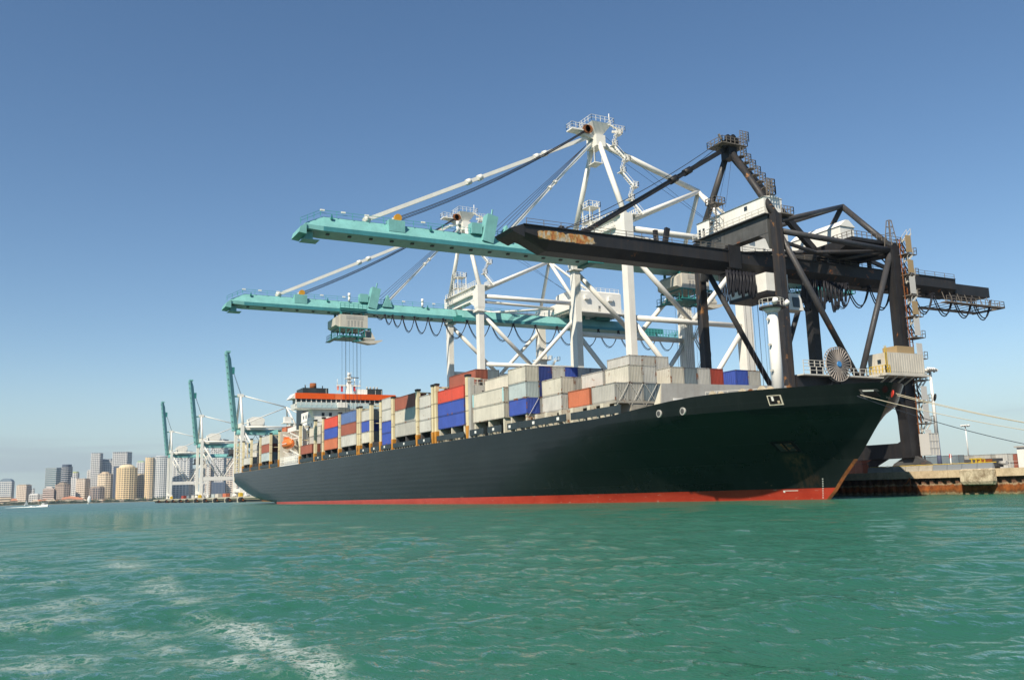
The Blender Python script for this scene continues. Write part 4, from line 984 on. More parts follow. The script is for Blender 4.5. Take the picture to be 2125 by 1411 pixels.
    [MB().box(x, x+5, yc-2, yc+2, zb+h-.2, zb+h+.9).build('house_bearer', MAT['tealdk'], mho) for x in (142, 151)]
    # landside leg platform and stairs
    lp = MB().box(LX-2.2, LX+2.4, f-2.4, f+2.2, 41.6, 41.8).rail([(LX-2.2, f-2.4, 41.8), (LX+2.4, f-2.4, 41.8), (LX+2.4, f+2.2, 41.8)], 1.1, 1, .06)
    stuff(lp.build('leg_platform', Wm, c))
    stair_zigzag(c, LX+1.6, f-.9, 19, 41.6, 5, 2.6, .8, Wm)
    trolley(c, tx0, tx1, yc, zb, MAT['beige'], MAT['tealdk'])
    ropes_down(c, tx0+2.6, tx0+6.8, yc, zb-6.8, zrope, MAT['rope'])
    # festoon cable
    for (xa, xb, sag) in festoon:
        for dy in (0, .35):
            MB().path(catenary((xa, yc-2.9+dy, zb-.1), (xb, yc-2.9+dy, zb-.1), sag+dy*.8, 11), .13 if dy == 0 else .07, 5).build('festoon_cable', MAT['cable'], c)
        MB().box(xb-.2, xb+.2, yc-3.1, yc-2.3, zb-.35, zb+.1).build('festoon_hanger', MAT['cable'], c)
    return c
fest1 = [(79.5, 82.0, 1.2), (82.0, 84.2, 2.4), (84.2, 87.0, 3.0)]
x = 87.0
for L_, s_ in ((3.6, 4.2), (4.0, 4.4), (4.6, 4.8)): fest1.append((x, x+L_, s_)); x += L_
while x < 176: fest1.append((x, x+7.4, 5.2)); x += 7.4
big_crane(228.0, 'white crane with lowered teal boom, trolley run out over the ship, rear of two', 68.8, 76.6, 23.4, fest1)
fest2 = [(138.2+i*.8, 139.0+i*.8, 6.2) for i in range(8)]
x = 144.6
while x < 176: fest2.append((x, x+7.4, 5.0)); x += 7.4
big_crane(157.9, 'white crane with lowered teal boom, standing just behind the black crane', 125.6, 133.6, 16.0, fest2)
# spreader under the far trolley, resting on a container
sprd = thing('container_spreader', (74.0, 228, 23.0), 'yellow lifting spreader hanging by ropes under the rear white crane', 'spreader')
def spreader_parts(t, x, y, z):
    MB().box(x-1.1, x+1.1, y-1.6, y+1.6, z+.35, z+.95).build('head_block', MAT['yellow'], t)
    MB().box(x-.45, x+.45, y-6, y+6, z+.05, z+.4).build('main_beam', MAT['yellow'], t)
    for k in (-6.1, 5.85): MB().box(x-1.22, x+1.22, y+k, y+k+.25, z, z+.4).build('end_beam', MAT['yellow'], t)
spreader_parts(sprd, 73.5, 228, 22.55)
sp2 = thing('container_spreader', (131.1, 157.9, 15), 'yellow lifting spreader hanging by ropes under the white crane beside the black crane', 'spreader')
spreader_parts(sp2, 130.3, 157.9, 15.1)

def peeled_boom_mat():
    """black boom paint with big flakes gone near the tip: primer, rust and bare patches"""
    m = paint('peeling_black_boom_paint', (.020,.020,.022), .5, .25, .4, (.06,.04,.025), .33, .5)
    t = m.node_tree; b = t.nodes['Principled BSDF']; L = t.links.new; N = t.nodes.new
    src = b.inputs['Base Color'].links[0].from_socket
    g = N('ShaderNodeNewGeometry').outputs['Position']; sp = N('ShaderNodeSeparateXYZ'); L(g, sp.inputs[0])
    n0 = noise(t, g, .62, 4, .55, (1, .3, .55)); n1 = noise(t, g, 1.2, 5, .6, (1, 1, .45)); n2 = noise(t, g, 3, 5, .7)
    wx = N('ShaderNodeMapRange'); wx.interpolation_type = 'SMOOTHSTEP'; wx.inputs[1].default_value = 80; wx.inputs[2].default_value = 72; L(sp.outputs[0], wx.inputs[0])
    wx2 = N('ShaderNodeMapRange'); wx2.interpolation_type = 'SMOOTHSTEP'; wx2.inputs[1].default_value = 63.4; wx2.inputs[2].default_value = 67; L(sp.outputs[0], wx2.inputs[0])
    wz = N('ShaderNodeMapRange'); wz.inputs[1].default_value = 39.0; wz.inputs[2].default_value = 39.7; L(sp.outputs[2], wz.inputs[0])
    wz2 = N('ShaderNodeMapRange'); wz2.inputs[1].default_value = 41.2; wz2.inputs[2].default_value = 40.5; L(sp.outputs[2], wz2.inputs[0])
    p = wx.outputs[0]
    for o in (wx2.outputs[0], wz.outputs[0], wz2.outputs[0]):
        q = N('ShaderNodeMath'); q.operation = 'MULTIPLY'; L(p, q.inputs[0]); L(o, q.inputs[1]); p = q.outputs[0]
    q = N('ShaderNodeMath'); q.operation = 'MULTIPLY'; L(p, q.inputs[0]); L(n0.outputs[0], q.inputs[1])
    msk = ramp(t, [(.28, (0,0,0)), (.31, (1,1,1))]); L(q.outputs[0], msk.inputs[0])
    pc = ramp(t, [(.28, (.28,.07,.02)), (.42, (.42,.15,.04)), (.5, (.50,.30,.10)), (.6, (.46,.43,.36)), (.74, (.38,.20,.08))]); L(n1.outputs[0], pc.inputs[0])
    sh = ramp(t, [(.3, (.5,.5,.5)), (.6, (1,1,1))]); L(n2.outputs[0], sh.inputs[0])
    pc2 = mix(t, 1., pc.outputs[0], sh.outputs[0], 'MULTIPLY')
    L(mix(t, msk.outputs[0], src, pc2), b.inputs['Base Color'])
    return m
MAT['peel'] = peeled_boom_mat()
MAT['patch'] = paint('flaking_black_leg_paint', (.028,.028,.031), .55, .25, .4, (.12,.07,.03), .39, .4, rust_col=(.32,.15,.05), rscale=.4)
MAT['bgrey'] = paint('grey_black_portal_paint', (.09,.09,.087), .55, .25, .5, (.04,.04,.04), .34, .6)
MAT['tube'] = paint('dark_grey_tube_paint', (.045,.046,.05), .5, .2, .4, (.12,.08,.05), .33, .4)
MAT['mesh'] = plain('grey_mesh_screen', (.50,.49,.46), .6)
MAT['tan'] = plain('tan_board', (.33,.24,.13), .7)

def black_crane(yc):
    c = thing('quay_crane', (WX, yc, QZ), 'rusty black crane with lowered black boom, standing beside the bow of the ship', 'crane', 'ship to shore cranes')
    zb, h, n, f, LX = 38.0, 3.3, yc-9.9, yc+9.9, 134.8
    Bk, Tb = MAT['black'], MAT['tube']
    for y, mt in ((n, 'patch'), (f, 'patch')):
        MB().box(WX-.7, WX+.7, y-.7, y+.7, QZ+2.6, 46.3).build('leg', MAT[mt], c)
        MB().loft([[(LX-1.5, y-1.0, QZ+2.6), (LX+1.0, y-1.0, QZ+2.6), (LX+1.0, y+1, QZ+2.6), (LX-1.5, y+1, QZ+2.6)], [(LX-1.7, y-1, 17), (LX+1, y-1, 17), (LX+1, y+1, 17), (LX-1.7, y+1, 17)], [(LX-.9, y-.9, 20.5), (LX+.9, y-.9, 20.5), (LX+.9, y+.9, 20.5), (LX-.9, y+.9, 20.5)], [(LX-.9, y-.9, 43.5), (LX+.9, y-.9, 43.5), (LX+.9, y+.9, 43.5), (LX-.9, y+.9, 43.5)]]).build('leg', Bk, c)
        MB().box(WX+.9, LX-1, y-.9, y+.9, 16.6, 19.2).build('portal_tie', Bk, c)
        MB().prism([(LX-1.6, 16.6), (LX-5.2, 16.6), (LX-2.6, 15.2), (LX-1.6, 12.2)], 'y', y-.8, y+.8).build('gusset', Bk, c); MB().prism([(WX+.9, 16.6), (WX+4, 16.6), (WX+1.6, 15.2), (WX+.9, 12.4)], 'y', y-.8, y+.8).build('gusset', Bk, c)
        for a, b in (((WX+.8, y, 42.6), (122.9, y, 19.4)), ((LX-.4, y, 42.4), (123.7, y, 19.4))): MB().tube(a, b, .52, 12).build('diagonal_brace', Tb, c)
        MB().tube((WX+.8, y, 43.4), (LX-.8, y, 42.8), .5, 12).build('upper_tie', Tb, c)
    for a, b in (((WX+.9, n, 41.6), (LX-1, yc, 43.0)), ((WX+.9, f, 41.6), (LX-1, yc, 43.0)), ((WX+.9, yc, 42), (LX-.8, n, 42.6)), ((LX-.8, n, 42.6), (125, f-2, 42.6))):
        MB().tube(a, b, .34, 10).build('plan_brace', Tb, c)
    MB().beam((LX, n, 43), (LX, f, 43), 1.3, 1.5).build('cross_girder', Bk, c)
    pg = MB().box(WX-1.0, WX+1.0, n+1, f-1, 43.2, 46.3).prism([(n+1, 43.2), (n+1, 40.4), (n+1.7, 42.2), (n+3.2, 43.2)], 'x', WX-.95, WX+.95).prism([(f-1, 43.2), (f-4.5, 43.2), (f-2.6, 42.0), (f-1.4, 40.5), (f-1, 38.8)], 'x', WX-.95, WX+.95)
    pg.build('portal_girder', MAT['bgrey'], c)
    for x in (WX, LX-.3): MB().box(x-.95, x+.95, n+1, f-1, QZ+2.6, QZ+5.2).build('sill_beam', Bk, c)
    bogies(c, (WX, LX-.3), (n, f), MAT['darkgrey'], MAT['cast'])
    MB().beam((LX-.3, n+1.2, 8.1), (LX-.3, n+9, 4.6), .8, 1.3).build('sill_strut', Bk, c)
    # portal house
    ph = MB().box(106.1, 110.2, n+1.5, f-1.0, 46.4, 49.6).prism([(105.9, 49.6), (110.4, 49.6), (108.2, 50.1)], 'y', n+1.4, f-.9)
    pho = ph.build('portal_house', MAT['shipwhite'], c)
    for y, z in ((n+5.5, 48.4), (f-5.4, 48.3)): MB().box(106.02, 106.12, y, y+.7, z, z+.7).build('window', MAT['glass'], pho)
    for y in (f-2.0, f-3.1): MB().box(106.02, 106.12, y, y+.5, 46.9, 48.3).build('window', MAT['glass'], pho)
    MB().box(105.3, 110.5, n+.6, f-.4, 46.28, 46.42).build('house_floor', MAT['darkgrey'], pho)
    stuff(MB().rail([(105.4, n+.7, 46.4), (105.4, f-.5, 46.4)], 1.1, 1.5, .05).build('house_railing', MAT['rail'], pho))
    tw = MB()
    for dx in (-.9, .9):
        for dy in (-.9, .9): tw.beam((105.3+dx*.9, yc+2.6+dy, 46.4), (105.3+dx, yc+2.6+dy, 51.4), .1)
    for z in np.arange(46.6, 51.4, .5): tw.beam((104.4, yc+1.7, z), (104.4, yc+3.5, z), .06)
    for z in (46.4, 48.1, 49.8): tw.beam((104.4, yc+1.7, z), (104.4, yc+3.5, z+1.6), .07).beam((106.2, yc+1.7, z), (104.4, yc+1.7, z+1.6), .07)
    tw.box(104.1, 106.5, yc+1.4, yc+3.8, 51.3, 51.45).rail([(104.1, yc+1.4, 51.4), (106.5, yc+1.4, 51.4), (106.5, yc+3.8, 51.4), (104.1, yc+3.8, 51.4), (104.1, yc+1.4, 51.4)], 1.1, .8, .05)
    tw.rail([(106, n+.4, 49.9), (107.8, n+.4, 49.9), (107.8, n+2.4, 49.9)], 2.6, .7, .06, 4).box(107.6, 110.4, n-.8, n+1.2, 46.2, 46.4).rail([(110.4, n-.8, 46.4), (110.4, n+1.2, 46.4)], 1.2, .7, .05).rail([(107.6, n-.8, 46.4), (110.4, n-.8, 46.4)], 1.2, .7, .05)
    stuff(tw.build('ladder_tower', MAT['railblack'], c))
    # A-frame
    A = V3((107.0, yc, 60.4))
    MB().tube((WX, n, 46), A+V3((0, -.6, 0)), .62, 12, .55).build('mast_leg', MAT['patch'], c)
    MB().tube((WX, f, 46), A+V3((0, .6, 0)), .62, 12, .55).build('mast_leg', Tb, c)
    ap = MB().box(106.1, 107.9, yc-1.1, yc+1.1, 59.2, 61.4).loft([[(106.4, yc-.8, 61.2), (107.6, yc-.8, 61.2), (107.6, yc+.8, 61.2), (106.4, yc+.8, 61.2)], [(105.2, yc-1.6, 62.3), (108.6, yc-1.6, 62.3), (108.6, yc+1.6, 62.3), (105.2, yc+1.6, 62.3)]])
    apo = ap.build('apex_head', Bk, c)
    for dx, dz in ((-1.5, 61.6), (-.7, 62.9), (.5, 63.1), (1.2, 62.6)): MB().tube((107+dx, yc-.9, dz), (107+dx, yc-.5, dz), .62, 14).build('sheave', Bk, apo)
    rr = MB().box(103.8, 109.6, yc-2, yc+2, 61.3, 61.45).rail([(103.8, yc-2, 61.4), (109.6, yc-2, 61.4), (109.6, yc+2, 61.4), (103.8, yc+2, 61.4), (103.8, yc-2, 61.4)], 1.1, .9, .05).rail([(108.2, yc-1.8, 62.4), (110.2, yc-1.8, 62.4), (110.2, yc+1, 62.4)], 1.8, .7, .05, 4)
    rr.beam((104.2, yc-1.6, 61.4), (103.6, yc-1.4, 62.9), .3)
    stuff(rr.build('apex_railing', MAT['railblack'], apo))
    BT = V3((129.8, yc, 41.3))
    MB().beam(A+V3((.6, 0, -.2)), BT, .95, 1.15).build('back_tie', Bk, c)
    for k in range(7):
        t = .06+k*.105; pa = A*(1-t)+V3((WX, n, 46))*t
        rg = MB().box(pa[0]+.9, pa[0]+2.3, pa[1]-1.3, pa[1]+.1, pa[2]-.08, pa[2]).rail([(pa[0]+.9, pa[1]-1.3, pa[2]), (pa[0]+2.3, pa[1]-1.3, pa[2]), (pa[0]+2.3, pa[1]+.1, pa[2])], 1.5, .7, .05, 3)
        for z in np.arange(-2.2, 0, .35): rg.beam((pa[0]+1.2, pa[1]-.4, pa[2]+z), (pa[0]+1.8, pa[1]-.4, pa[2]+z), .06)
        rg.beam((pa[0]+1.2, pa[1]-.4, pa[2]-2.4), (pa[0]+1.0, pa[1]-.2, pa[2]), .07).beam((pa[0]+.3, pa[1], pa[2]-.3), (pa[0]+1.0, pa[1]-.6, pa[2]-.1), .12)
        stuff(rg.build('mast_ladder', MAT['railblack'], c))
    # rear pylon and girder
    PK = (134.6, yc, 54.0)
    for a, r in (((WX+1, f, 45.2), .42), ((WX+1, n, 45.2), .42), ((LX, n, 43.4), .55), ((LX, f, 43.4), .5)): MB().tube(PK, a, r, 12).build('pylon_strut', Tb, c)
    MB().beam((LX+.3, yc, 45.2), (152, yc, zb+h), .55, .7).build('rear_tie', Bk, c)
    sec = lambda x, d=0: [(x, y, z) for y, z in ((yc-1.3, zb+d), (yc+1.3, zb+d), (yc+2.75, zb+1.3), (yc+2.75, zb+h), (yc-2.75, zb+h), (yc-2.75, zb+1.3))]
    tip = [(62.8, y, z) for y, z in ((yc-1.3, zb+2.0), (yc+1.3, zb+2.0), (yc+2.6, zb+2.3), (yc+2.6, zb+h), (yc-2.6, zb+h), (yc-2.6, zb+2.3))]
    MB().loft([tip, sec(67.4), sec(103.4)]).build('boom', MAT['peel'], c)
    MB().prism([(60.8, zb+2.6), (63.1, zb+3.5), (63.1, zb+1.4), (61.2, zb+2.1)], 'y', yc-2.7, yc+2.7).build('boom_tip', Bk, c)
    MB().box(62.9, 103.3, yc-2.95, yc+2.95, zb+h, zb+h+.14).build('boom_flange', Bk, c)
    MB().loft([sec(104.4), sec(162)]).build('girder', MAT['blackrust'], c)
    MB().box(104.5, 161.9, yc-2.95, yc+2.95, zb+h, zb+h+.14).build('girder_flange', Bk, c)
    hg = MB()
    for y in (yc-2.9, yc-2.2, yc+2.2): hg.box(102.6, 105.2, y-.12, y+.12, zb+.3, zb+h+1.0)
    hg.box(103.4, 104.4, yc-2.5, yc+2.5, zb+.6, zb+h-.2); stuff(hg.build('boom_hinge', Bk, c))
    MB().prism([(yc-2.4, zb+.5), (yc+2.4, zb+.5), (yc+2.4, zb+2.6), (yc-2.4, zb+2.6)], 'x', 162.1, 173).build('girder_extension', Bk, c)
    rl = MB().rail([(63.5, yc-2.6, zb+h+.1), (103, yc-2.6, zb+h+.1)], 1.0, 3, .04).rail([(106, yc-2.6, zb+h+.1), (162, yc-2.6, zb+h+.1)], 1.0, 3, .04)
    stuff(rl.build('boom_railing', MAT['railblack'], c))
    ep = MB().box(157.5, 175.6, yc-3.6, yc-2.2, 36.3, 36.5).box(157.5, 175.6, yc+2.2, yc+3.6, 36.3, 36.5).rail([(157.5, yc-3.6, 36.4), (175.6, yc-3.6, 36.4), (175.6, yc+3.6, 36.4)], 1.2, 1.5, .05).beam((175.6, yc-3.6, 36.4), (175.6, yc+3.6, 36.4), .4)
    for x in np.arange(158, 174, 2.3): ep.beam((x, yc-3, 36.5), (x, yc-2.2, zb+1), .1).beam((x, yc-3.6, 36.4), (x, yc+3.6, 36.4), .12)
    stuff(ep.build('end_platform', MAT['railblack'], c))
    # forestay, ropes, lugs
    a, b = V3((74.4, yc, zb+h+.3)), V3((105.9, yc, 60.9))
    st = MB().beam(a, b, .62, .8).build('stay', Bk, c)
    for t in (.0, .60, .70): MB().tube(a+(b-a)*t, a+(b-a)*(t+.045), .62, 10).build('stay_joint', Bk, st)
    for i, (dz, off) in enumerate(((1.0, .4), (.2, -.6))):
        MB().path(catenary((71.0, yc-.8+i*.4, zb+h+.7), (104.8, yc-.6+i*.4, 61.2+dz), 1.0+i*.7, 9), .06, 4).build('boom_hoist_rope', MAT['rope'], c)
    MB().tube((70.6, yc-1.2, zb+h+.55), (70.6, yc-.4, zb+h+.55), .6, 14).build('boom_sheave', Bk, c)
    MB().beam((88.4, yc-1.6, zb+h), (88.3, yc-1.6, zb+h+2.3), .5, .7).build('boom_latch_post', Bk, c); MB().beam((90.1, yc-1.6, zb+h), (90.8, yc-1.6, zb+h+2.9), .6, .8).build('boom_latch_post', Bk, c)
    for i in range(2): MB().tube((107.2, yc-.5+i, 60), (106.2+.6*i, yc+1+i*3, 50.6), .035, 4).build('boom_hoist_rope', MAT['rope'], c)
    # machinery house on its platform
    mh = MB().box(129.0, 132.6, yc-3.9, yc+8.2, 45.0, 48.4).prism([(128.8, 48.4), (132.8, 48.4), (131.2, 49.7), (130.4, 49.7)], 'y', yc-4.1, yc+8.4).build('machinery_house', MAT['shipwhite'], c)
    for y, z in ((yc+.5, 47.0), (yc+3.6, 47.2), (yc-2.4, 46.2)): MB().box(128.92, 129.02, y, y+.6, z, z+.6).build('window', MAT['glass'], mh)
    pl = MB().prism([(yc-8.6, 44.9), (yc+9, 44.9), (yc+6.5, 43.7), (yc-5, 42.9), (yc-8.6, 44.3)], 'x', 126.4, 139.2); pl.build('machinery_platform', Bk, c)
    stuff(MB().rail([(126.4, yc-8.6, 44.9), (126.4, yc-4.2, 44.9)], 1.1, 1.1, .05).rail([(126.4, yc-8.6, 44.9), (139.2, yc-8.6, 44.9)], 1.1, 1.3, .05).build('platform_railing', MAT['railblack'], c))
    pc = MB()
    for x in (127.6, 138.2): pc.beam((x, yc-2, zb+h), (x, yc-2, 43.6), .6).beam((x, yc+2, zb+h), (x, yc+2, 43.6), .6)
    pc.box(131, 135, yc-2.4, yc+2.4, zb+h, 43.8); stuff(pc.build('platform_column', Bk, c))
    MB().stair((143.6, yc-3, zb+h), (139.4, yc-3, 44.3), (0, -.8, 0)).build('stair_flight', Bk, c)
    tm = MB().box(118.5, 123.5, yc-2.6, yc+1.4, zb+h+.15, zb+h+1.4).tube((120.4, yc-2.6, zb+h+1.6), (120.4, yc+1, zb+h+1.6), .6, 12); tm.build('winch', MAT['darkgrey'], c)
    # trolley
    tr = MB().box(108.4, 113.4, yc-5.2, yc+3.8, 34.3, 37.5).build('trolley_house', MAT['shipwhite'], c)
    MB().box(108.2, 113.6, yc-5.4, yc+4, 33.7, 34.3).build('trolley_frame', Bk, c)
    stuff(MB().box(109, 109.5, yc-2.3, yc-1.8, 37.4, 38.1).box(112.4, 112.9, yc-2.3, yc-1.8, 37.4, 38.1).box(109, 109.5, yc+1.8, yc+2.3, 37.4, 38.1).box(112.4, 112.9, yc+1.8, yc+2.3, 37.4, 38.1).build('hanger', Bk, c))
    cbo = MB().loft([[(112.4, yc-6.4, 33.9), (114.8, yc-6.4, 33.9), (114.8, yc-4.4, 33.9), (112.4, yc-4.4, 33.9)], [(112.2, yc-6.6, 31.0), (115.2, yc-6.6, 31.0), (115.2, yc-4.2, 31.0), (112.2, yc-4.2, 31.0)]]).build('operator_cab', MAT['shipwhite'], c)
    MB().box(112.8, 114.3, yc-6.64, yc-6.4, 31.5, 33.2).build('cab_window', MAT['glass'], cbo)
    MB().stair((117.4, yc-5, 31.2), (114.8, yc-5, 34.4), (0, -.7, 0)).build('stair_flight', Bk, c)
    ropes_down(c, 109.6, 112.4, yc, 33.8, 16.4, MAT['rope'])
    for i in range(9):
        x = 102.0+i*.75
        for dy in (0, .3): MB().path(catenary((x, yc-2.9+dy, 37.9), (x+.6, yc-2.9+dy, 37.9), 4.2+.5*math.sin(i*2.1), 9), .12, 5).build('festoon_cable', MAT['cable'], c)
    for i in range(12):
        x = 119.4+i*.85
        for dy in (0, .3): MB().path(catenary((x, yc-2.9+dy, 37.9), (x+.8+.08*i, yc-2.9+dy, 37.9), 4.6+1.2*math.sin(i*1.7), 9), .12, 5).build('festoon_cable', MAT['cable'], c)
    x = 130.6
    while x < 172:
        for dy in (0, .35): MB().path(catenary((x, yc-2.9+dy, 37.9), (x+6.0, yc-2.9+dy, 37.9), 4.0+dy, 11), .12, 5).build('festoon_cable', MAT['cable'], c)
        MB().box(x-.2, x+.2, yc-3.1, yc-1.2, 37.7, 38.05).build('festoon_hanger', MAT['cable'], c)
        x += 6.0
    # electrical house, cable reel, platforms at portal level
    eh = MB().box(127.4, 136.4, n-2.9, n+1.3, 19.9, 23.5).build('electrical_house', MAT['beige'], c)
    rb = MB()
    for x in np.arange(127.7, 136.3, .6): rb.box(x, x+.3, n-2.96, n-2.9, 20.2, 23.3)
    stuff(rb.build('wall_rib', MAT['beige'], eh))
    MB().box(127.34, 127.4, n-1.4, n-.7, 21.7, 22.4).build('window', MAT['glass'], eh)
    MB().box(131, 135.4, n-2, n+1, 23.5, 24.9).build('roof_unit', MAT['tan'], eh)
    eb = MB().box(126.2, 137.0, n-3.2, n+1.6, 19.5, 19.9)
    for x in np.arange(127, 137, 2.1): eb.beam((x, n-3, 19.4), (x, n-.8, 18.2), .2)
    eb.build('house_bearer', MAT['beige'], eh)
    ey = MB().rail([(126.3, n-3.1, 19.9), (126.3, n+1.5, 19.9)], 1.3, .7, .06).rail([(126.3, n-3.1, 19.9), (127.4, n-3.1, 19.9)], 1.3, .6, .06)
    for z in np.arange(19.9, 24.4, .4): ey.beam((126.7, n-2.9, z), (127.1, n-2.9, z), .06)
    ey.beam((126.7, n-2.9, 19.9), (126.7, n-2.9, 24.6), .08).beam((127.1, n-2.9, 19.9), (127.1, n-2.9, 24.6), .08)
    stuff(ey.build('railing', MAT['yellow'], eh))
    cx_, cy_, cz_ = 115.9, n-2.2, 21.0
    rm = MB()
    for sgn in (-.28, .28):
        n_ = 30
        for k in range(n_):
            a0 = 2*math.pi*k/n_; rm.beam((cx_+.5*math.cos(a0), cy_+sgn, cz_+.5*math.sin(a0)), (cx_+2.8*math.cos(a0), cy_+sgn, cz_+2.8*math.sin(a0)), .1, .16, (0,1,0))
        rm.path([(cx_+2.85*math.cos(t), cy_+sgn, cz_+2.85*math.sin(t)) for t in np.linspace(0, 2*math.pi, 41)], .07, 5)
    ro = rm.build('cable_reel', paint('cable_reel_steel', (.36,.32,.29), .5, .2, .3, (.18,.13,.08), 0, .2), c)
    MB().tube((cx_, cy_-.2, cz_), (cx_, cy_+.2, cz_), 2.5, 32).build('cable_coil', MAT['darkgrey'], ro)
    MB().tube((cx_, cy_-.5, cz_), (cx_, cy_+1.6, cz_), .45, 14).build('reel_hub', plain('blue_hub_paint', (.05,.22,.50), .4), ro)
    MB().beam((cx_-1.2, cy_+.6, 17.6), (cx_, cy_+.6, cz_), .3).beam((cx_+1.2, cy_+.6, 17.6), (cx_, cy_+.6, cz_), .3).box(cx_-2, cx_+2, cy_+.3, cy_+2.2, 17.3, 17.7).build('reel_stand', Bk, ro)
    pf = MB().box(108, 126.5, n-2.4, n-.9, 19.0, 19.2).rail([(108, n-2.4, 19.2), (126.5, n-2.4, 19.2)], 1.2, 1.4, .05).rail([(108, n-2.4, 20.4), (113, n-2.4, 20.4)], 1.0, 1.4, .05)
    stuff(pf.build('portal_walkway', MAT['rail'], c))
    # stairs, screens and lift rack on the landside leg
    for k, z in enumerate(np.linspace(7.8, 41.8, 10)):
        xa = LX+1.0; zt = z+3.4
        if not (18.3 < z < 23):
            MB().stair((xa+1.6, n-.6, z), (xa, n-.6, z+2.2), (0, -.8, 0)).build('stair_flight', Bk, c)
            MB().stair((xa, n-1.5, z+2.2), (xa+1.6, n-1.5, zt+.35), (0, -.8, 0)).build('stair_flight', MAT['rail'], c)
        s2 = MB().box(xa-.4, xa+2.5, n-2.4, n+.3, z-.12, z).rail([(xa+1.7, n-2.4, z), (xa+2.5, n-2.4, z), (xa+2.5, n+.3, z)], 1.2, .8, .035)
        stuff(s2.build('stair_landing', MAT['railblack'], c))
        MB().box(xa-.3, xa+1.2, n-2.5, n-2.45, z+.2, z+(3.3 if k % 2 else 2.6)).build('mesh_screen', MAT['mesh'] if k not in (6, 8, 9) else MAT['tan'], c)
    lr = MB().beam((LX+.6, n-1.3, 4.6), (LX+.6, n-1.3, 44.6), .14).beam((LX+1.4, n-1.3, 4.6), (LX+1.4, n-1.3, 44.6), .14)
    for z in np.arange(5, 44.6, 1.1): lr.beam((LX+.6, n-1.3, z), (LX+1.4, n-1.3, z), .1)
    lr.build('lift_rack', MAT['stemrust'], c)
    lf = MB().box(LX+.2, LX+2.6, n-3.4, n-1.5, 6.0, 9.7).build('lift_cage', MAT['mesh'], c)
    gb = MB()
    for x in (LX+.2, LX+1.0, LX+1.8, LX+2.6): gb.beam((x, n-3.42, 6), (x, n-3.42, 9.7), .08)
    for z in (6, 7.2, 8.4, 9.7): gb.beam((LX+.2, n-3.42, z), (LX+2.6, n-3.42, z), .08)
    stuff(gb.build('cage_bar', MAT['rail'], lf))
    mt = MB()
    for dx, dy in ((-.8, -.8), (.8, -.8), (.8, .8), (-.8, .8)): mt.beam((LX+dx, n+dy, 43.4), (LX+dx*.35, n+dy*.35, 48.4), .12)
    for z in (44.6, 46, 47.2, 48.4):
        s_ = .8-.55*(z-43.4)/5; mt.path([(LX+s_*u, n+s_*v, z) for u, v in ((-1,-1),(1,-1),(1,1),(-1,1),(-1,-1))], .05)
        mt.beam((LX-s_, n-s_, z-1), (LX+s_*.9, n-s_*.9, z), .06)
    stuff(mt.build('lattice_mast', MAT['railblack'], c))
    fb = MB().box(LX+2.2, LX+4.0, n-3.0, n-2.4, 20.6, 20.8).beam((LX+1, n-2, 19), (LX+3.0, n-2.7, 20.7), .15); fbo = fb.build('lamp_bracket', MAT['rail'], c)
    for k in range(4): MB().tube((LX+2.4+k*.5, n-2.9, 21.1), (LX+2.4+k*.5, n-3.3, 20.8), .22, 10).build('floodlight', MAT['shipwhite'], fbo)
    return c
black_crane(115.3)

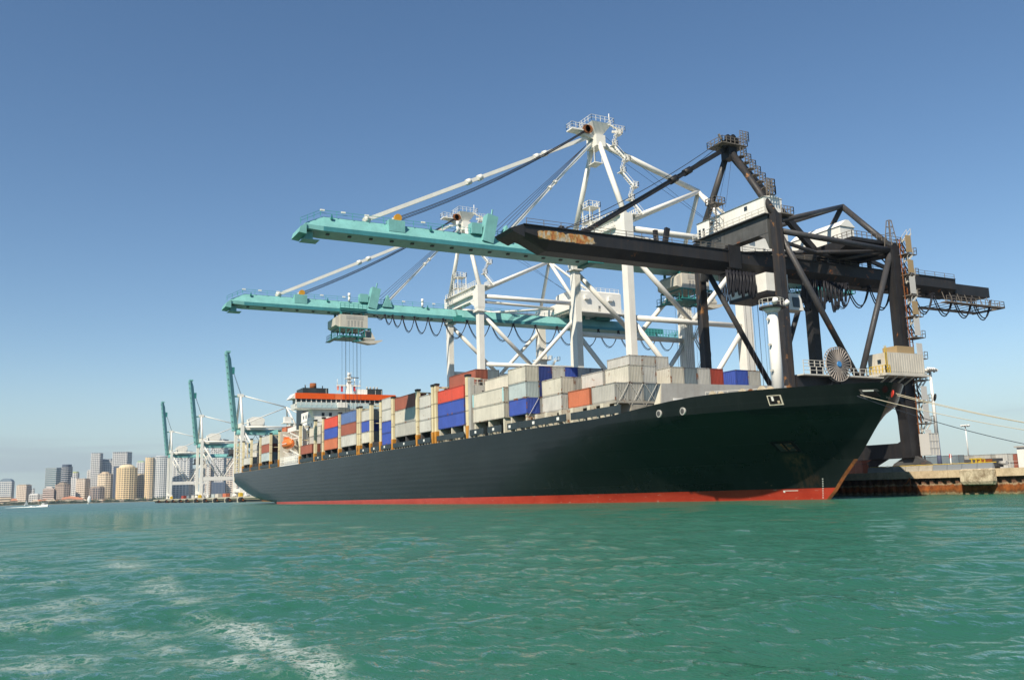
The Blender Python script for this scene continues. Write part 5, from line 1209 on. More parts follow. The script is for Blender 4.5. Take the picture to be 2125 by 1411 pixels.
def raised_crane(yc, label):
    c = thing('quay_crane', (WX, yc, QZ), label, 'crane', 'cranes with raised booms')
    zb, n, f, Wm = 40.2, yc-9.5, yc+9.5, MAT['white']
    for y in (n, f):
        MB().box(WX-.9, WX+.9, y-.9, y+.9, QZ+2.6, 44.4).build('leg', Wm, c); MB().box(LX-.9, LX+.9, y-.9, y+.9, QZ+2.6, 44.4).build('leg', Wm, c)
        MB().tube((WX+.9, y, 43.2), (LX-.9, y, 43.2), .55, 8).build('upper_tie', Wm, c)
        MB().box(WX+.9, LX-.9, y-.7, y+.7, 15.6, 18).build('portal_tie', Wm, c)
        for a, b in (((WX+.8, y, 40.6), (122, y, 18)), ((LX-.8, y, 40.6), (123, y, 18))): MB().tube(a, b, .5, 8).build('diagonal_brace', Wm, c)
    for x in (WX, LX):
        MB().box(x-.9, x+.9, n+.9, f-.9, 43.0, 45.6).build('cross_girder', Wm, c); MB().box(x-.9, x+.9, n+.9, f-.9, QZ+2.6, QZ+4.6).build('sill_beam', Wm, c)
    bogies(c, (WX, LX), (n, f), Wm, MAT['darkgrey'])
    A = (107.4, yc, 62.4)
    for y in (n, f): MB().tube((WX, y, 45.4), (107.3, yc+(.6 if y > yc else -.6), 62.2), .7, 10).build('mast_leg', Wm, c)
    MB().box(105.6, 109, yc-1.5, yc+1.5, 61.6, 63.4).build('apex_head', Wm, c)
    PK = (135, yc, 56)
    for a, r in (((108.6, yc, 62.6), .35), ((WX+1, n, 45), .3), ((LX, n, 45), .55), ((LX, f, 45), .55), ((160, yc, 43.4), .3)): MB().tube(PK, a, r, 8).build('pylon_strut', Wm, c)
    ux, uz = -.115, .9934
    hx, hz = 104.6, 41.4
    def bp(s, d): return (hx+ux*s-uz*d, hz+uz*s+ux*d)       # d: outward (seaward) of the boom's centre
    rings = []
    for s_, k in ((0, 1), (43, 1), (47, .45)):
        ring = []
        for yy, d in ((-2.4, 1.4), (2.4, 1.4), (2.4, .6), (.8, -1.6*k), (-.8, -1.6*k), (-2.4, .6)):
            x, z = bp(s_, d); ring.append((x, yc+yy, z))
        rings.append(ring)
    MB().loft(rings).build('boom', MAT['teal'], c)
    br = MB()
    for s_ in np.arange(2, 46, 3.6):
        x, z = bp(s_, 1.6); br.box(x-.25, x+.25, yc-2.7, yc-2.2, z-.25, z+.25)
    stuff(br.build('underside_lamp', MAT['darkgrey'], c))
    x, z = bp(46.5, 0); MB().box(x-1.2, x+1.4, yc-2.6, yc+2.6, z+.4, z+1.4).build('boom_tip', MAT['teal'], c)
    x, z = bp(36, -2.2); MB().box(x-.6, x+.8, yc-1, yc+1, z-2, z+2).build('sheave_block', MAT['tealdk'], c)
    for dy in (-.8, .8): MB().tube((x, yc+dy, z), (107.6, yc+dy, 63.2), .09, 4).build('boom_hoist_rope', MAT['rope'], c)
    x, z = bp(20.6, -1.2); MB().beam((x, yc, z), (106, yc, 61.9), .6, .8).build('boom_latch', MAT['tealdk'], c)
    sec = lambda X_: [(X_, y, zz) for y, zz in boom_section(yc, zb-1.0, 3.0, 4.8, 1.8, .9)]
    MB().loft([sec(105.2), sec(166)]).build('girder', MAT['tealdk'] if False else MAT['teal'], c)
    mh = MB().box(112, 121, yc-4, yc+4, 43.6, 48.4).prism([(112, 48.4), (121, 48.4), (119, 49.6), (114, 49.6)], 'y', yc-4, yc+4).build('machinery_house', Wm, c)
    stuff(MB().rail([(110.6, yc-4.6, 43.6), (122, yc-4.6, 43.6)], 1.2, 1.2, .07).build('house_railing', MAT['rail'], mh))
    MB().box(110, 122, yc-3, yc+3, 42.0, 43.6).build('house_bearer', Wm, mh)
    MB().box(132, 136, yc-8, yc-4, 46, 49.6).build('electrical_house', Wm, c)
    MB().box(131, 137, yc-9, yc-3, 45.6, 46).build('house_floor', Wm, c)
    tr = MB().box(128, 134, yc-4, yc+4, 34, 38).box(127, 135, yc-4.4, yc+4.4, 33, 34).build('trolley_house', MAT['darkgrey'], c)
    stuff(MB().box(129, 130, yc-2, yc-1.5, 37.8, 39.4).box(132, 133, yc+1.5, yc+2, 37.8, 39.4).build('hanger', MAT['tealdk'], c))
    fs = MB()
    for x in np.arange(110, 164, 6): fs.path(catenary((x, yc-2.6, 39.1), (x+6, yc-2.6, 39.1), 3.4, 7), .12, 4)
    stuff(fs.build('festoon_cable', MAT['cable'], c))
    stair_zigzag(c, LX-6, n-.9, 18, 44, 5, 3.0, .8, MAT['railblack'])
    return c
raised_crane(545.5, 'white crane with raised teal boom, first one beyond the stern of the ship')
raised_crane(687.0, 'white crane with raised teal boom, second one beyond the stern of the ship')
raised_crane(848.0, 'white crane with raised teal boom at the far end of the quay')

# ------------------------------------------------------------------ things on the quay
def bollard(x, y, label):
    t = thing('bollard', (x, y, QZ), label, 'bollard', 'mooring bollards')
    MB().tube((x, y, QZ), (x, y, QZ+.1), .5, 12).build('base_plate', MAT['darkgrey'], t)
    MB().tube((x, y, QZ+.1), (x, y, QZ+.55), .24, 12).tube((x, y, QZ+.5), (x, y, QZ+.75), .36, 12, .3).build('post', MAT['stemrust'], t)
for i, (y, s) in enumerate(((41, 'taking the two upper pale ropes'), (56, 'taking the thin grey rope'), (88.6, 'rusty, beside the crane rail below the bow'), (87.2, 'small, rusty, at the quay edge by the concrete barriers'))):
    bollard(104.7, y, 'squat rusty mooring bollard '+s)
def rope(a, b, sag, r, mat, label):
    tag(MB().path(catenary(a, b, sag, 25), r, 6).build('mooring_line', mat), label, 'rope', 'mooring lines from the bow')
rope((85.7, 68.4, 11.7), (104.7, 41, 3.6), 1.1, .042, MAT['manila'], 'pale mooring rope from the tip of the bow, upper of a pair')
rope((86.0, 68.5, 11.5), (104.7, 41, 3.55), 1.0, .042, MAT['manila'], 'pale mooring rope from the tip of the bow, lower of a pair')
rope((80.9, 69.2, 11.5), (104.7, 41, 3.5), 1.35, .042, MAT['manila'], 'pale mooring rope from the fairlead beside the bow tip')
rope((80.6, 69.4, 11.4), (104.7, 56, 3.6), .9, .04, MAT['rope'], 'thin dark grey mooring rope running down to the quay')
# rat guards
for (p, col_, lab) in (((84.6, 68.0, 11.6), (.6, .05, .03), 'small red rat guard disc at the tip of the bow'), ((88.2, 65.4, 11.0), (.02, .02, .02), 'small black rat guard disc on the mooring rope')):
    tag(MB().tube(p, (p[0]+.08, p[1]-.06, p[2]-.02), .42, 16).build('rat_guard', plain('guard_paint', col_, .5)), lab, 'rat guard')
# concrete barriers along the edge
bm = {}
MAT['barrier'] = stained('pale_barrier_concrete', (.40,.37,.31), (.22,.2,.17), .4)
MAT['bargrey'] = plain('blue_grey_barrier_board', (.20,.22,.24), .7)
pr_ = [(-.28, 0), (.28, 0), (.2, .25), (.1, .72), (-.1, .72), (-.2, .25)]
for k in range(9):
    y0 = 70.2+k*2.1
    mat = MAT['bargrey'] if y0 < 77.5 else MAT['barrier']
    o = MB().prism([(104.3+u, QZ+v) for u, v in pr_], 'y', y0, y0+2.02).build('barrier_block', mat)
    names = ['nearest the yellow frame', 'second from the yellow frame', 'third from the yellow frame', 'fourth from the yellow frame', 'pale, fifth from the yellow frame', 'pale, sixth from the yellow frame', 'pale, seventh from the yellow frame', 'pale, eighth from the yellow frame', 'pale, ninth from the yellow frame']
    tag(o, 'low concrete barrier block on the quay edge, '+names[k], 'barrier', 'concrete barrier blocks')
hh = MB().path([(104.3+.06*math.sin(y*3), y, QZ+.78+.03*math.sin(y*5)) for y in np.arange(69.8, 89, .5)], .045, 5).build('hose', MAT['yellow']); tag(hh, 'yellow hose laid along the top of the barrier blocks', 'hose')
# big stained concrete fender block
fb = MB().loft([[(102.9, 69.6, 1.25), (103.48, 69.6, 1.15), (103.48, 73.6, 1.15), (102.9, 73.6, 1.25)], [(102.75, 69.4, 1.6), (103.48, 69.4, 1.6), (103.48, 73.8, 1.6), (102.75, 73.8, 1.6)], [(102.75, 69.4, 3.0), (103.48, 69.4, 3.0), (103.48, 73.8, 3.0), (102.75, 73.8, 3.0)], [(102.95, 69.6, 3.14), (103.48, 69.6, 3.14), (103.48, 73.6, 3.14), (102.95, 73.6, 3.14)]]).build('fender_block', MAT['fender_conc'])
tag(fb, 'large stained concrete fender block hung on the rusty quay wall', 'fender')
ch = MB().path([(103.3, 81.6, 2.3), (103.15, 81.9, 1.7), (103.1, 82.6, 1.2), (103.2, 83.3, .8)], .06, 5).path([(103.3, 81.6, 2.3), (103.2, 81.5, 1.4), (103.2, 81.6, .7)], .07, 5).build('chain', MAT['stemrust'])
tag(ch, 'rusty fender chain hanging from the quay wall beside the bow', 'chain')
# yellow frame
t = thing('mooring_rack', (105.4, 72.9, QZ), 'yellow steel rack standing on the quay edge by the barrier blocks', 'rack')
for y in (72.3, 72.9, 73.5):
    MB().beam((105.0, y, QZ), (105.0, y, QZ+1.25), .11).beam((105.0, y, QZ+1.25), (105.8, y, QZ+1.25), .11).beam((105.8, y, QZ), (105.8, y, QZ+1.25), .11).build('upright_frame', MAT['yellow'], t)
MB().box(104.95, 105.07, 72.1, 73.8, QZ+1.25, QZ+1.36).build('top_rail', MAT['yellow'], t)
MB().loft([[(104.75, 72.2, QZ), (105.05, 72.2, QZ), (105.05, 72.6, QZ), (104.75, 72.6, QZ)], [(104.85, 72.25, QZ+1.0), (105.05, 72.25, QZ+1.0), (105.05, 72.5, QZ+1.0), (104.85, 72.5, QZ+1.0)]]).build('buffer', MAT['yellow'], t)
# light masts
def light_mast(px_top, px_base, X, label, col2=True):
    p = at(*px_base, X=X); q = at(*px_top, X=X); H = q[2]
    t = thing('light_mast', (X, p[1], QZ-.06), label, 'lamp post', 'yard light masts')
    MB().tube((X, p[1], QZ-.06), (X, p[1], QZ+(H-QZ)*.36), .55 if X < 200 else .3, 12, .45 if X < 200 else .26).build('lower_pole', plain('blue_grey_pole_paint', (.10,.115,.18), .5), t)
    MB().tube((X, p[1], QZ+(H-QZ)*.36), (X, p[1], H), .45 if X < 200 else .26, 12, .3 if X < 200 else .2).build('upper_pole', MAT['shipwhite'], t)
    MB().tube((X, p[1], H), (X, p[1], H+.3), 1.3, 16).build('lamp_ring', MAT['grey'], t)
    for k in range(8):
        a = 2*math.pi*k/8; c, s = math.cos(a), math.sin(a)
        MB().tube((X+1.2*c, p[1]+1.2*s, H+.4), (X+1.7*c, p[1]+1.7*s, H), .3, 8, .38).build('lamp_head', MAT['shipwhite'], t)
light_mast((1932, 770), (1949, 950), 190, 'tall yard light mast with dark lower pole beside the black crane stairs')
light_mast((2003, 884), (2010, 946), 330, 'thin pale light mast behind the yellow frame')
light_mast((1795, 880), (1800, 950), 420, 'thin pale light mast seen below the bow behind the black crane')
# yard containers
def yard(px, X, ft, n, col_, lab, z=QZ-.06):
    p = at(*px, X=X)
    for k in range(n): container((X, p[1], z+2.6*k), ft, 2.59, col_, lab if n == 1 else lab+(', lower' if k == 0 else ', upper'), 'containers standing in the yard')
yard((1990, 955), 228, 40, 2, 'slate', 'long slate grey container in the yard beside the tall light mast'); yard((2012, 955), 236, 20, 2, 'midgrey', 'short mid grey container in the yard behind the barrier blocks')
yard((1950, 955), 232, 20, 1, 'grey', 'pale grey container in the yard right beside the tall light mast')
yard((2058, 955), 238, 40, 2, 'midgrey', 'mid grey container in the yard behind the yellow rack'); yard((2070, 955), 250, 20, 1, 'ice', 'pale blue grey container in the yard past the yellow rack')
yard((2092, 955), 240, 20, 2, 'grey', 'pale grey container in the yard beside the white hut'); yard((2112, 955), 246, 20, 2, 'brown', 'brown container in the yard half hidden by the white hut')
for i, (px, X, c_, lab) in enumerate((((1772, 950), 160, 'orange', 'orange container under the black crane, touching the edge of the bow'), ((1806, 950), 165, 'orange', 'orange container seen between the black posts under the crane'))):
    yard(px, X, 20, 2, c_, lab)
hx, hy = 150.0, at(2112, 950, X=150)[1]
t = thing('hut', (hx, hy-3, QZ-.06), 'white flat roofed hut at the edge of the container yard', 'hut')
MB().box(hx, hx+6, hy-6, hy, QZ-.06, 6.9).build('wall', MAT['shipwhite'], t); MB().box(hx-.3, hx+6.3, hy-6.3, hy+.3, 6.9, 7.15).build('roof', MAT['grey'], t)
MB().box(hx-.05, hx+.02, hy-4, hy-2.4, 4.6, 5.8).build('window', MAT['glass'], t); MB().box(hx+1, hx+2, hy-6.05, hy-5.98, QZ, 5.2).build('door', MAT['grey'], t)
# fence of the yard
fe = thing('wire_fence', (150, 130, QZ-.06), 'low wire fence across the container yard', 'fence')
y = 100
while y < 190:
    MB().tube((190, y, QZ-.06), (190, y, QZ+2.2), .06, 5).build('post', MAT['rail'], fe); y += 3
for z in (.6, 1.4, 2.2): MB().beam((190, 100, QZ+z), (190, 187, QZ+z), .05).build('wire', MAT['rail'], fe)
# machinery beside the black crane leg
t = thing('rail_clamp_cart', (137.5, 94, QZ-.06), 'rusty grey machinery cart on the rail behind the black crane leg', 'cart')
MB().box(136.6, 138.4, 91.4, 97.0, QZ+.5, QZ+1.9).build('body', MAT['darkgrey'], t); MB().box(136.5, 136.62, 92, 94.6, QZ+.8, QZ+1.8).build('side_plate', MAT['stemrust'], t)
for y in (92.3, 94.2, 96.1): MB().tube((136.8, y, QZ+.38), (138.2, y, QZ+.38), .44, 12).build('wheel', MAT['cast'], t)
MB().tube((137.5, 91.4, QZ+1.1), (137.5, 90.2, QZ+1.1), .35, 10).build('buffer', MAT['grey'], t)
pe = thing('marker_post', (124, 90.3, QZ-.06), 'short red and white marker post beside the tall light mast', 'post')
MB().tube((124, 90.3, QZ-.06), (124, 90.3, QZ+2.6), .09, 8).build('pole', MAT['shipwhite'], pe); MB().box(123.8, 124.2, 90.25, 90.35, QZ+2.0, QZ+2.6).build('plate', plain('red_marker', (.6,.05,.04), .5), pe)
# far quay: concrete piers and round rubber fenders
MAT['rubber'] = plain('black_rubber', (.018,.018,.02), .7)
MAT['pier'] = stained('pale_pier_concrete', (.50,.46,.37), (.28,.22,.14), .35, .3)
fx = [px for px in (330, 346, 360, 375, 389, 408, 427, 449, 475, 502)]
wd = ['nearest the stern', 'second from the stern', 'third from the stern', 'fourth from the stern', 'fifth from the stern', 'sixth from the stern', 'seventh from the stern', 'eighth from the stern', 'ninth from the stern', 'last before the quay end']
for i, px in enumerate(reversed(fx)):
    y = at(px, 1037, X=103)[1]
    MB().box(102.6, 104.6, y+6, y+12, -3, 2.4).build('pier_block', MAT['pier'], quay)
    t = thing('round_fender', (102.9, y, 1.2), 'round black rubber fender on the far quay, '+wd[i], 'fender', 'round fenders on the far quay')
    MB().tube((102.9, y-3.2, 1.2), (102.9, y+3.2, 1.2), 1.55, 18).build('drum', MAT['rubber'], t)
    for k in (-3.4, 3.2): MB().tube((102.9, y+k, 1.2), (102.9, y+k+.2, 1.2), .5, 10).build('hub', MAT['stemrust'], t)
    MB().beam((103, y, 2.6), (104.2, y, 3.0), .25).build('chain', MAT['stemrust'], t)
MB().box(102.9, 103.48, 470.2, QY1, 2.2, QZ).build('edge_beam', MAT['pier'], quay)
# yellow machinery and small loads round the feet of the raised cranes
for i, (y, lab) in enumerate(((548, 'first raised crane'), (690, 'second raised crane'), (838, 'last raised crane'))):
    t = thing('power_unit', (105.8, y-17, QZ-.06), 'small yellow power unit standing by the %s' % lab, 'machine', 'yellow power units')
    MB().box(104.8, 106.4, y-20, y-15, QZ-.06, QZ+2.2).build('body', MAT['yellow'], t); MB().box(105, 106.2, y-18.6, y-16.4, QZ+2.2, QZ+3.6).build('cab', MAT['shipwhite'], t)
for i, (y, c_) in enumerate(((585, 'midgrey'), (612, 'orange'), (640, 'beige'), (745, 'grey'), (770, 'slate'), (800, 'rust'), (655, 'ice'))):
    container((112.5, y, QZ-.06), 40, 2.59, c_, '%s container lying on the far quay between the raised cranes' % CC[c_][0], 'containers on the far quay')

# ------------------------------------------------------------------ far shore and skyline
MAT['shore'] = stained('shore_ground', (.20,.19,.13), (.08,.10,.05), .5, .02)
def far(px, d, z=2): p = at(px, 1040, d=d); return np.array([p[0], p[1], z])
o = MB(); A_, B_ = far(-700, 2860), far(760, 2860); C_, D_ = far(760, 6000), far(-700, 6000)
o.loft([[(*A_[:2], -3), (*B_[:2], -3), (*C_[:2], -3), (*D_[:2], -3)], [(*A_[:2], 1.6), (*B_[:2], 1.6), (*C_[:2], 1.6), (*D_[:2], 1.6)]])
struct(o.build('shore', MAT['shore']))
BM = {}
def bmat(name, col, rough=.6, spec=.3):
    k = name
    if k not in BM: BM[k] = paint('facade_'+name, col, rough, .08, .12, tuple(c*.6 for c in col), 0, .1, spec=spec, rscale=.05)
    return BM[k]
WALLS = {'white': (.78,.75,.70), 'cream': (.82,.68,.50), 'tan': (.72,.61,.50), 'brown': (.48,.38,.31), 'grey': (.58,.57,.55), 'pink': (.74,.60,.53), 'yellow': (.86,.65,.38), 'dark': (.12,.14,.19), 'pale': (.66,.65,.62)}
GLASS = {'blue': (.05,.09,.15), 'dark': (.015,.025,.05), 'teal': (.13,.19,.21), 'warm': (.14,.10,.07), 'grey': (.07,.08,.10)}
def building(name, label, x0, x1, ytop, wall, glass, d=3050, phi=22, plan='box', pitch=3.8, piers=5, crown=None, slab=.55, aspect=.7, ratio=.45):
    """tower from its photo outline at depth d: glazed core, floor slabs and piers standing proud of it"""
    p0, p1 = far(x0, d), far(x1, d); W = np.linalg.norm(p1-p0); c = (p0+p1)/2; H = at((x0+x1)/2, ytop, d=d)[2]
    t = thing('tower_building' if H > 45 else 'building', (c[0], c[1]+20, 1.6), label, 'building', 'skyline across the bay')
    f = R(-abs(phi)-4); w = W/(math.cos(f)+aspect*abs(math.sin(f))); dp = w*aspect
    if plan == 'round': ring = [(W/2*math.cos(a), W/2*.8*math.sin(a)) for a in np.linspace(0, 2*math.pi, 25)[:-1]]; f = 0
    elif plan == 'bow': ring = [(-w/2, dp/2), (-w/2, -dp*.1), (-w*.36, -dp*.38), (-w*.13, -dp*.52), (w*.13, -dp*.52), (w*.36, -dp*.38), (w/2, -dp*.1), (w/2, dp/2)]
    elif plan == 'oct': ring = [(-w/2, -dp*.2), (-w*.25, -dp/2), (w*.25, -dp/2), (w/2, -dp*.2), (w/2, dp*.2), (w*.25, dp/2), (-w*.25, dp/2), (-w/2, dp*.2)]
    else: ring = [(-w/2, -dp/2), (w/2, -dp/2), (w/2, dp/2), (-w/2, dp/2)]
    if plan == 'bow': ring = ring[::-1]
    cy = c[1]+W*.35
    def T(u, v, s=0):
        L = math.hypot(u, v) or 1; u, v = u*(1+s/L), v*(1+s/L)
        return (c[0]+u*math.cos(f)-v*math.sin(f), cy+u*math.sin(f)+v*math.cos(f))
    MB().loft([[(*T(u, v), 1.6) for u, v in ring], [(*T(u, v), H) for u, v in ring]]).build('core', bmat('glass_'+glass, GLASS[glass], .25, .5), t)
    pitch *= 1.8; m = MB(); z = 1.6+pitch
    th = pitch*ratio
    while z < H+.1:
        m.loft([[(*T(u, v, slab), z-th) for u, v in ring], [(*T(u, v, slab), z) for u, v in ring]]); z += pitch
    stuff(m.build('floor_slab', bmat(wall, WALLS[wall]), t))
    if piers:
        m = MB(); n = len(ring)
        for i in range(n):
            a = np.array(ring[i]); b = np.array(ring[(i+1) % n]); L = np.linalg.norm(b-a); k = max(1, int(round(L/(W/piers))))
            for j in range(k):
                q = a+(b-a)*(j/k); q2 = a+(b-a)*(min(1, j/k+.30*W/piers/L))
                pts = [T(*q, slab+.25), T(*q2, slab+.25), T(*q2, -1), T(*q, -1)]
                m.loft([[(*p, 1.6) for p in pts], [(*p, H+.6) for p in pts]])
        stuff(m.build('pier', bmat(wall, WALLS[wall]), t))
    if crown:
        kind, ch, col_ = crown
        s0 = -W*.10 if kind in ('set', 'dome', 'band') else 0
        if kind == 'dome':
            rings = []
            for k in range(6):
                a = k/5*math.pi/2; rings.append([(*T(u*.8*math.cos(a)+1e-3*u, v*.8*math.cos(a)+1e-3*v), H+ch*math.sin(a)) for u, v in ring])
            MB().loft(rings).build('dome', bmat('crown_'+name, col_), t)
        elif kind == 'arch':
            k = np.linspace(0, math.pi, 9); poly = [(-w/2*math.cos(a), H+ch*math.sin(a)) for a in k]
            vs = [[(*T(u, s), zz) for u, zz in poly] for s in (-dp/2, dp/2)]
            MB().loft(vs).build('arched_top', bmat('crown_'+name, col_), t)
        elif kind == 'step':
            for k, s in ((1, .75), (2, .5)): MB().loft([[(*T(u*s, v*s), H+ch*(k-1)/2) for u, v in ring], [(*T(u*s, v*s), H+ch*k/2) for u, v in ring]]).build('roof_step', bmat('crown_'+name, col_), t)
        else:
            MB().loft([[(*T(u*.85, v*.85), H) for u, v in ring], [(*T(u*.85, v*.85), H+ch) for u, v in ring]]).build('roof_plant', bmat('crown_'+name, col_), t)
    return t
Z = lambda x: x/5.903           # measured on an enlargement of the photograph
ZY = lambda y: 900+y/5.903
bl = [
 ('a', 'blue glass tower with a rounded arched top', -8, 150, 585, 'pale', 'blue', 3000, 14, 'box', 3.6, 7, ('arch', 11, (.20,.26,.32))),
 ('b', 'plain tan block standing alone beside the arched glass tower', 205, 365, 628, 'tan', 'warm', 2980, 33, 'box', 3.8, 9, ('plant', 2.5, (.45,.38,.30))),
 ('c', 'small blue grey block peeping out beside the plain tan block', 370, 414, 668, 'pale', 'blue', 3150, 10, 'box', 3.6, 3, None),
 ('d', 'low white building with a scrolled white front near the shore', 360, 470, 742, 'white', 'grey', 2940, 8, 'box', 3.6, 5, ('plant', 3, (.7,.7,.68))),
 ('d2', 'low grey building beside the scrolled white one', 470, 528, 738, 'grey', 'grey', 2980, 10, 'box', 3.6, 3, None),
 ('e', 'low pinkish white building with long horizontal bands', 526, 668, 672, 'pink', 'warm', 2930, 10, 'box', 3.8, 0, ('step', 7, (.62,.55,.5))),
 ('f', 'pale grey green glass slab tower', 548, 722, 412, 'grey', 'teal', 3120, 30, 'box', 3.8, 0, None),
 ('g', 'dark blue glass tower with a dark crown band', 722, 864, 398, 'pale', 'dark', 3080, 26, 'bow', 3.6, 0, ('set', 7.5, (.08,.10,.14))),
 ('h', 'brown stepped block with slanting shoulders', 664, 866, 622, 'brown', 'warm', 2940, 24, 'oct', 3.8, 9, ('step', 8, (.35,.28,.22))),
 ('i', 'glass tower with a yellow green rounded crown', 868, 952, 478, 'pale', 'blue', 3160, 12, 'bow', 3.6, 4, ('set', 5, (.45,.50,.20))),
 ('i2', 'blue glass block with white top below the green crowned tower', 866, 940, 532, 'white', 'blue', 3060, 16, 'box', 3.6, 4, None),
 ('j', 'plain beige tower with a flat roof and short penthouse', 934, 1086, 552, 'tan', 'warm', 2990, 38, 'box', 3.8, 8, ('plant', 2, (.5,.42,.34))),
 ('k', 'slim white tower with a small round top', 1054, 1102, 455, 'white', 'grey', 3180, 8, 'box', 3.6, 4, ('arch', 6, (.6,.6,.58))),
 ('l', 'tall slim grey grid tower, left of the two tallest', 1100, 1232, 230, 'grey', 'grey', 3120, 24, 'box', 3.6, 8, None),
 ('m', 'dark blue glass tower between the two tallest grid towers', 1234, 1368, 322, 'pale', 'blue', 3160, 16, 'box', 3.6, 6, ('set', 6, (.30,.34,.38))),
 ('n', 'cream fluted tower with a small stepped roof', 1176, 1388, 492, 'cream', 'warm', 3000, 34, 'oct', 3.8, 12, ('step', 8, (.60,.48,.34))),
 ('o', 'squat brown eight sided block on the shore', 1098, 1284, 660, 'brown', 'dark', 2930, 12, 'oct', 3.8, 10, ('set', 5, (.32,.26,.21))),
 ('p', 'tall broad grey grid tower, right of the two tallest', 1372, 1592, 216, 'grey', 'grey', 3140, 26, 'box', 3.6, 10, None),
 ('q', 'narrow dark blue tower behind the round cream tower', 1380, 1432, 400, 'dark', 'blue', 3100, 10, 'box', 3.6, 4, None),
 ('r', 'broad yellow cream round fronted tower with a dome', 1424, 1672, 412, 'yellow', 'warm', 2950, 0, 'bow', 3.6, 9, ('dome', 12, (.68,.56,.36))),
 ('s', 'white glass tower with a green rounded crown', 1664, 1758, 345, 'white', 'blue', 3150, 12, 'box', 3.6, 6, ('set', 5, (.38,.52,.30))),
 ('t', 'lower cream block between the yellow towers', 1668, 1762, 488, 'cream', 'warm', 3020, 20, 'box', 3.6, 6, None),
 ('u', 'tall slim yellow cream tower with a shaded blue side', 1760, 1884, 284, 'yellow', 'blue', 2990, 40, 'oct', 3.6, 6, None),
 ('v', 'grey blue curved glass tower with a white roof line', 1884, 2080, 272, 'pale', 'blue', 3000, 6, 'bow', 3.6, 14, ('set', 2.5, (.7,.7,.7))),
 ('w', 'low flat ochre building by the shore', -8, 136, 772, 'cream', 'warm', 2900, 4, 'box', 4.5, 0, None),
]
for a in bl:
    (nm, lab, x0, x1, yt, wl, gl, d, ph, pl, pt, prs, cr) = a
    building(nm, lab, Z(x0), Z(x1), ZY(yt), wl, gl, d, ph, pl, pt, min(prs, max(2, int((x1-x0)/22))) if prs else 0, cr, ratio=.24 if gl in ('dark', 'teal') else .46)
for nm, lab, x0, x1, yt, wl, gl, ph, prs in (('x1', 'pale blue glass tower behind the last raised crane', 359, 399, 935, 'pale', 'blue', 20, 6), ('x2', 'white block framed by the legs of the raised cranes', 380, 412, 972, 'white', 'warm', 14, 5), ('x3', 'tall grey block behind the second raised crane', 438, 473, 910, 'grey', 'grey', 32, 7),
      ('x4', 'broad grey block behind the first raised crane', 470, 496, 950, 'tan', 'grey', 10, 5), ('x5', 'brown grey block low behind the cranes', 415, 440, 962, 'tan', 'grey', 20, 5), ('x6', 'dark blue low block behind the crane legs', 440, 470, 1000, 'dark', 'blue', 10, 4), ('x7', 'pale curved tower behind the ship stern', 496, 530, 985, 'pale', 'grey', 10, 6)):
    building(nm, lab, x0, x1, yt, wl, gl, 3050+random.uniform(-60, 60), ph, 'box', 3.7, prs, None, ratio=.5)
# low houses with orange tiled roofs on the shore
MAT['tile'] = bmat('roof_tile', (.50,.22,.12)); MAT['stucco'] = bmat('stucco', (.58,.48,.36))
hs = [(796, 776), (826, 770), (866, 762), (905, 766), (940, 772), (976, 778), (560, 800), (600, 802), (640, 800), (700, 806), (750, 808), (1020, 800), (1120, 800), (1180, 804), (1240, 802), (1300, 800), (1360, 798), (430, 806), (480, 804), (1700, 790), (1740, 794), (1800, 800), (1850, 802), (30, 806), (170, 790), (1460, 810), (1520, 808)]
for i, (zx, zy) in enumerate(hs):
    d = 2880+random.uniform(0, 25); p = far(Z(zx), d); H = max(9, at(Z(zx), ZY(zy), d=d)[2]); w_ = random.uniform(16, 26); dp = 14
    orange_ = i < 6 or i % 3 == 0
    t = thing('shore_house', (p[0], p[1], 1.6), 'low pale house with %s roof in the row along the far shore' % ('an orange' if orange_ else 'a pale'), 'house', 'houses along the far shore')
    MB().box(p[0]-w_/2, p[0]+w_/2, p[1], p[1]+dp, 1.6, H*.66).build('wall', MAT['stucco'], t)
    MB().loft([[(p[0]-w_/2-1, p[1]-1, H*.66), (p[0]+w_/2+1, p[1]-1, H*.66), (p[0]+w_/2+1, p[1]+dp+1, H*.66), (p[0]-w_/2-1, p[1]+dp+1, H*.66)], [(p[0]-w_/4, p[1]+dp/2-.2, H), (p[0]+w_/4, p[1]+dp/2-.2, H), (p[0]+w_/4, p[1]+dp/2+.2, H), (p[0]-w_/4, p[1]+dp/2+.2, H)]]).build('roof', MAT['tile'] if orange_ else MAT['stucco'], t)
    m = MB()
    for k in range(int(w_/4)): m.box(p[0]-w_/2+1.4+k*4, p[0]-w_/2+3+k*4, p[1]-.1, p[1]+.05, 2.6, min(H*.6, 5))
    stuff(m.build('window', MAT['glass'], t))
# belt of trees along the shore: a far mass of foliage
rng = np.random.default_rng(5)
vs = []; fs = []
def leaf(c, s):
    a = rng.normal(size=3); a /= np.linalg.norm(a); b = np.cross(a, rng.normal(size=3)); b /= np.linalg.norm(b)
    k = len(vs); vs.extend([c+a*s, c+b*s*.8, c-a*s, c-b*s*.8]); fs.append((k, k+1, k+2, k+3))
for px in np.concatenate([rng.uniform(-30, 340, 330), rng.uniform(340, 520, 60)]):
    dens = .35+.65*abs(math.sin(px*.09)*math.sin(px*.031+1))
    c = far(px, 2868+rng.uniform(0, 26)); h_ = rng.uniform(6, 15)*dens; r_ = h_*.6
    for k in range(34):
        q = rng.normal(size=3)*np.array([r_*.8, r_*.5, h_*.28])+np.array([0, 0, h_*.62])
        leaf(c+q, rng.uniform(.8, 1.7))
tm = MB(); tm.v = [tuple(v) for v in vs]; tm.f = fs; tm.sm = [False]*len(fs)
MAT['leaf'] = bmat('tree_leaf', (.06,.09,.035), .7)
